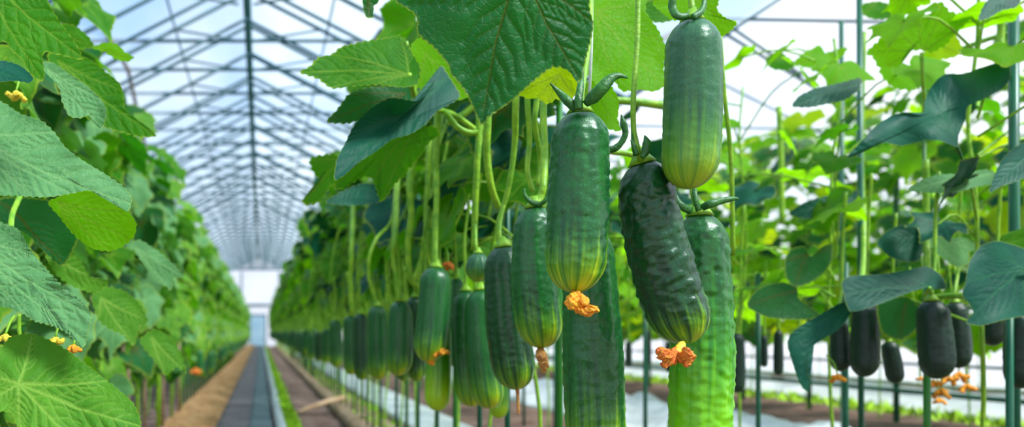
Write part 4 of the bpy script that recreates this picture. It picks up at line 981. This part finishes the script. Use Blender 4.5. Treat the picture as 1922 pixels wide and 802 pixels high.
cucumber((818, 500), (803, 680), 62, 1.36, 'cuc', 'smooth green cucumber with an orange flower at its lower end', wart=0.02, bend=0.02, seed=10, det=1, topf=.92, stalk=[(817, 480, 1.36), (818, 420, 1.37), (820, 320, 1.38)], sr=0.0048,
   flower=dict(m='flower', blobs=[dict(p=[(806, 676, 1.36), (810, 680, 1.35), (812, 686, 1.35)], r=[6, 5, 3])]))
cucumber((826, 600), (820, 772), 48, 1.44, 'cuc_lime', 'lime green cucumber hanging lowest behind the one with the orange flower', wart=0.02, seed=12, det=1, bend=0.0, stalk=[(826, 570, 1.44), (824, 450, 1.44)],
   flower=None)
cucumber((856, 522), (856, 690), 34, 1.5, 'cuc', 'narrow cucumber half hidden between the flowered one and the dark pair', wart=0.02, det=1, stalk=[(856, 500, 1.5), (852, 420, 1.5)])
cucumber((751, 564), (747, 706), 50, 1.62, 'cuc', 'green cucumber with a bright lower end, next left from the flowered one', wart=0.02, bend=0.02, seed=13, det=1, stalk=[(752, 545, 1.62), (748, 480, 1.62), (744, 440, 1.62)])
cucumber((778, 556), (782, 716), 36, 1.66, 'cuc_dark', 'dark slim cucumber between the flowered one and the bright-ended one', wart=0.02, det=1, stalk=[(778, 540, 1.66), (770, 500, 1.66), (770, 420, 1.66)])
cucumber((760, 640), (756, 716), 26, 1.8, 'cuc_dark', 'dark cucumber tip peeping under the bright-ended cucumber', wart=0.02, det=0, stalk=[(760, 600, 1.8), (760, 500, 1.8)])
cucumber((708, 573), (711, 713), 42, 1.80, 'cuc', 'green cucumber under a strongly curved stalk', wart=0.02, seed=14, det=1, stalk=[(704, 560, 1.8), (692, 520, 1.8), (694, 480, 1.8), (708, 446, 1.82), (732, 420, 1.88), (742, 380, 1.95)], sr=0.0040)
cucumber((676, 588), (680, 714), 32, 1.98, 'cuc_dark', 'dark cucumber left of the one with the curved stalk', wart=0.02, det=1, stalk=[(676, 570, 1.98), (672, 500, 1.98)])
cucumber((657, 592), (660, 704), 30, 2.12, 'cuc', 'green cucumber, second left from the one with the curved stalk', wart=0.02, det=1, stalk=[(656, 575, 2.1), (652, 510, 2.1)])
cucumber((629, 600), (632, 690), 26, 2.5, 'cuc', 'green cucumber where the row begins to blur together', wart=0.02, det=1, stalk=[(629, 585, 2.5), (627, 520, 2.5)])
def orange(px, py, d, r, label, mat='flower', up=0.0):
    c = P(px, py, d); o = empty('orange_flower', c); tag(o, label, 'flower')
    rs = r / F * d
    obj('petals', mesh('petals', *crumple((0, 0, 0), rs * 2, int(px), 4), M[mat]), o)
    sp = spline([Vector((0, 0, 0)), Vector((0.001, 0.012, rs * 2.5 + up * .4)), Vector((0.0, 0.03, rs * 4 + up))], 4)
    obj('flower_stalk', mesh('flower_stalk', *tube(sp, 0.0014, 6), M['stem']), o)
    return o
orange(828, 654, 1.34, 9, 'orange flower beside the lower end of the smooth green cucumber')
orange(842, 492, 1.40, 8, 'small orange-red flower up beside the stalks over the hanging row', 'flower_red')
orange(118, 453, 1.10, 9, 'orange-red flower deep among the leaves at the left', 'flower_red')
orange(368, 692, 4.3, 7, 'orange-red flower at the lower edge of the left green wall', 'flower_red', 0.15)
orange(30, 172, 1.02, 11, 'yellow flower between leaves near the top left corner', 'flower_yellow')
orange(10, 628, 0.80, 9, 'yellow-orange flower at the left edge between two large leaves', 'flower_yellow')
orange(104, 634, 0.86, 11, 'amber flower just under the toothed pale leaf', 'flower_yellow')
orange(138, 648, 0.86, 9, 'orange flower at the tip of the toothed pale leaf')
orange(1572, 704, 1.5, 9, 'orange flower under the short dark cucumber of the right row')
for i, (x, y, r) in enumerate(((1752, 715, 11), (1768, 730, 12), (1782, 708, 11), (1800, 700, 12), (1815, 722, 11), (1728, 708, 7), (1762, 748, 9))):
    orange(x, y, 1.62 + .03 * i, r * .8, 'blurred orange flower in the cluster below the right row cucumbers', up=0.22)['group'] = 'orange flower cluster at the right'
# right row cucumbers
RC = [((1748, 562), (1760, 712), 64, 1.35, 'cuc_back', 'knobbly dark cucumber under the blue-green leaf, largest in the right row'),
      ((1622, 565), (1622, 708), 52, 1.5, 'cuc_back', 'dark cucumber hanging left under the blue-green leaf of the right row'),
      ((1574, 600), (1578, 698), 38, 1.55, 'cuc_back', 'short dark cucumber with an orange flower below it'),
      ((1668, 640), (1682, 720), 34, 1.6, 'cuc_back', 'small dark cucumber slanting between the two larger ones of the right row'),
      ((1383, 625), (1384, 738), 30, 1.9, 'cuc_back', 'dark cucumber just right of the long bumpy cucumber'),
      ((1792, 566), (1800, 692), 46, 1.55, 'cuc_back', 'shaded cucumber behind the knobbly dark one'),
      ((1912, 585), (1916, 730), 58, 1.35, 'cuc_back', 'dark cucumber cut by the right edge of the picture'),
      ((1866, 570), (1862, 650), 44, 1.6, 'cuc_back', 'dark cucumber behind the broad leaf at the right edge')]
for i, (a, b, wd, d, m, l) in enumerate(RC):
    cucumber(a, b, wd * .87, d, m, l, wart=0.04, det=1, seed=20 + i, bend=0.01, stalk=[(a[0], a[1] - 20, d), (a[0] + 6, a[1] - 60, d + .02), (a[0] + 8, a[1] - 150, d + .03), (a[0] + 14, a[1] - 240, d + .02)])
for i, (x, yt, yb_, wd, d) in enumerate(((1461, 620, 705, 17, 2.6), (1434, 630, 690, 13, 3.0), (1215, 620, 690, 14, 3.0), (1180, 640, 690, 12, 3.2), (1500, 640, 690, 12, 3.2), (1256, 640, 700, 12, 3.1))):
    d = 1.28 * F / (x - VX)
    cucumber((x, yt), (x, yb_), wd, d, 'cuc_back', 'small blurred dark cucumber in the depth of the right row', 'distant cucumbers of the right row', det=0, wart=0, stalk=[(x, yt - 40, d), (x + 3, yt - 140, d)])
# the rest of the long row, running to the far end
proto = None
def copy_tree(o):
    c = o.copy(); COL.objects.link(c)
    for ch in o.children:
        k = ch.copy(); COL.objects.link(k); k.parent = c; k.matrix_local = ch.matrix_local.copy()
    return c
pr = []
for i, m in enumerate(('cuc', 'cuc_dark', 'cuc')):
    x = 612 - i * 14; d = 0.312 * F / (x - VX)
    yt = VY - (0.02 - 0.012 * i) / d * F
    pr.append(cucumber((x, yt), (x + 1, yt + 0.165 / d * F), 0.052 / d * F, d, m, 'blurred green cucumber in the distant part of the long hanging row', 'distant cucumbers of the long hanging row', det=0, wart=0, seed=i,
        stalk=[(x, yt - 0.04 / d * F, d), (x - 1, yt - .13 / d * F, d + .05)], sr=0.004))
bpy.context.view_layer.update()
y = 5.0; i = 0
while y < 26.5:
    c = copy_tree(pr[i % 3]); c.location = (0.312 + rr.uniform(-.02, .03), y, H + rr.uniform(-0.025, 0.03)); y += 0.17 + y * 0.006; i += 1
y = 5.0; i = 0
while y < 24:
    c = copy_tree(pr[i % 3]); c.location = (-0.40 + rr.uniform(-.02, .02), y, H + rr.uniform(-0.16, -0.08)); y += 0.3 + y * .01; i += 1
    c['label'] = 'dark blurred cucumber low at the foot of the left green wall'; c['group'] = 'distant cucumbers of the left row'
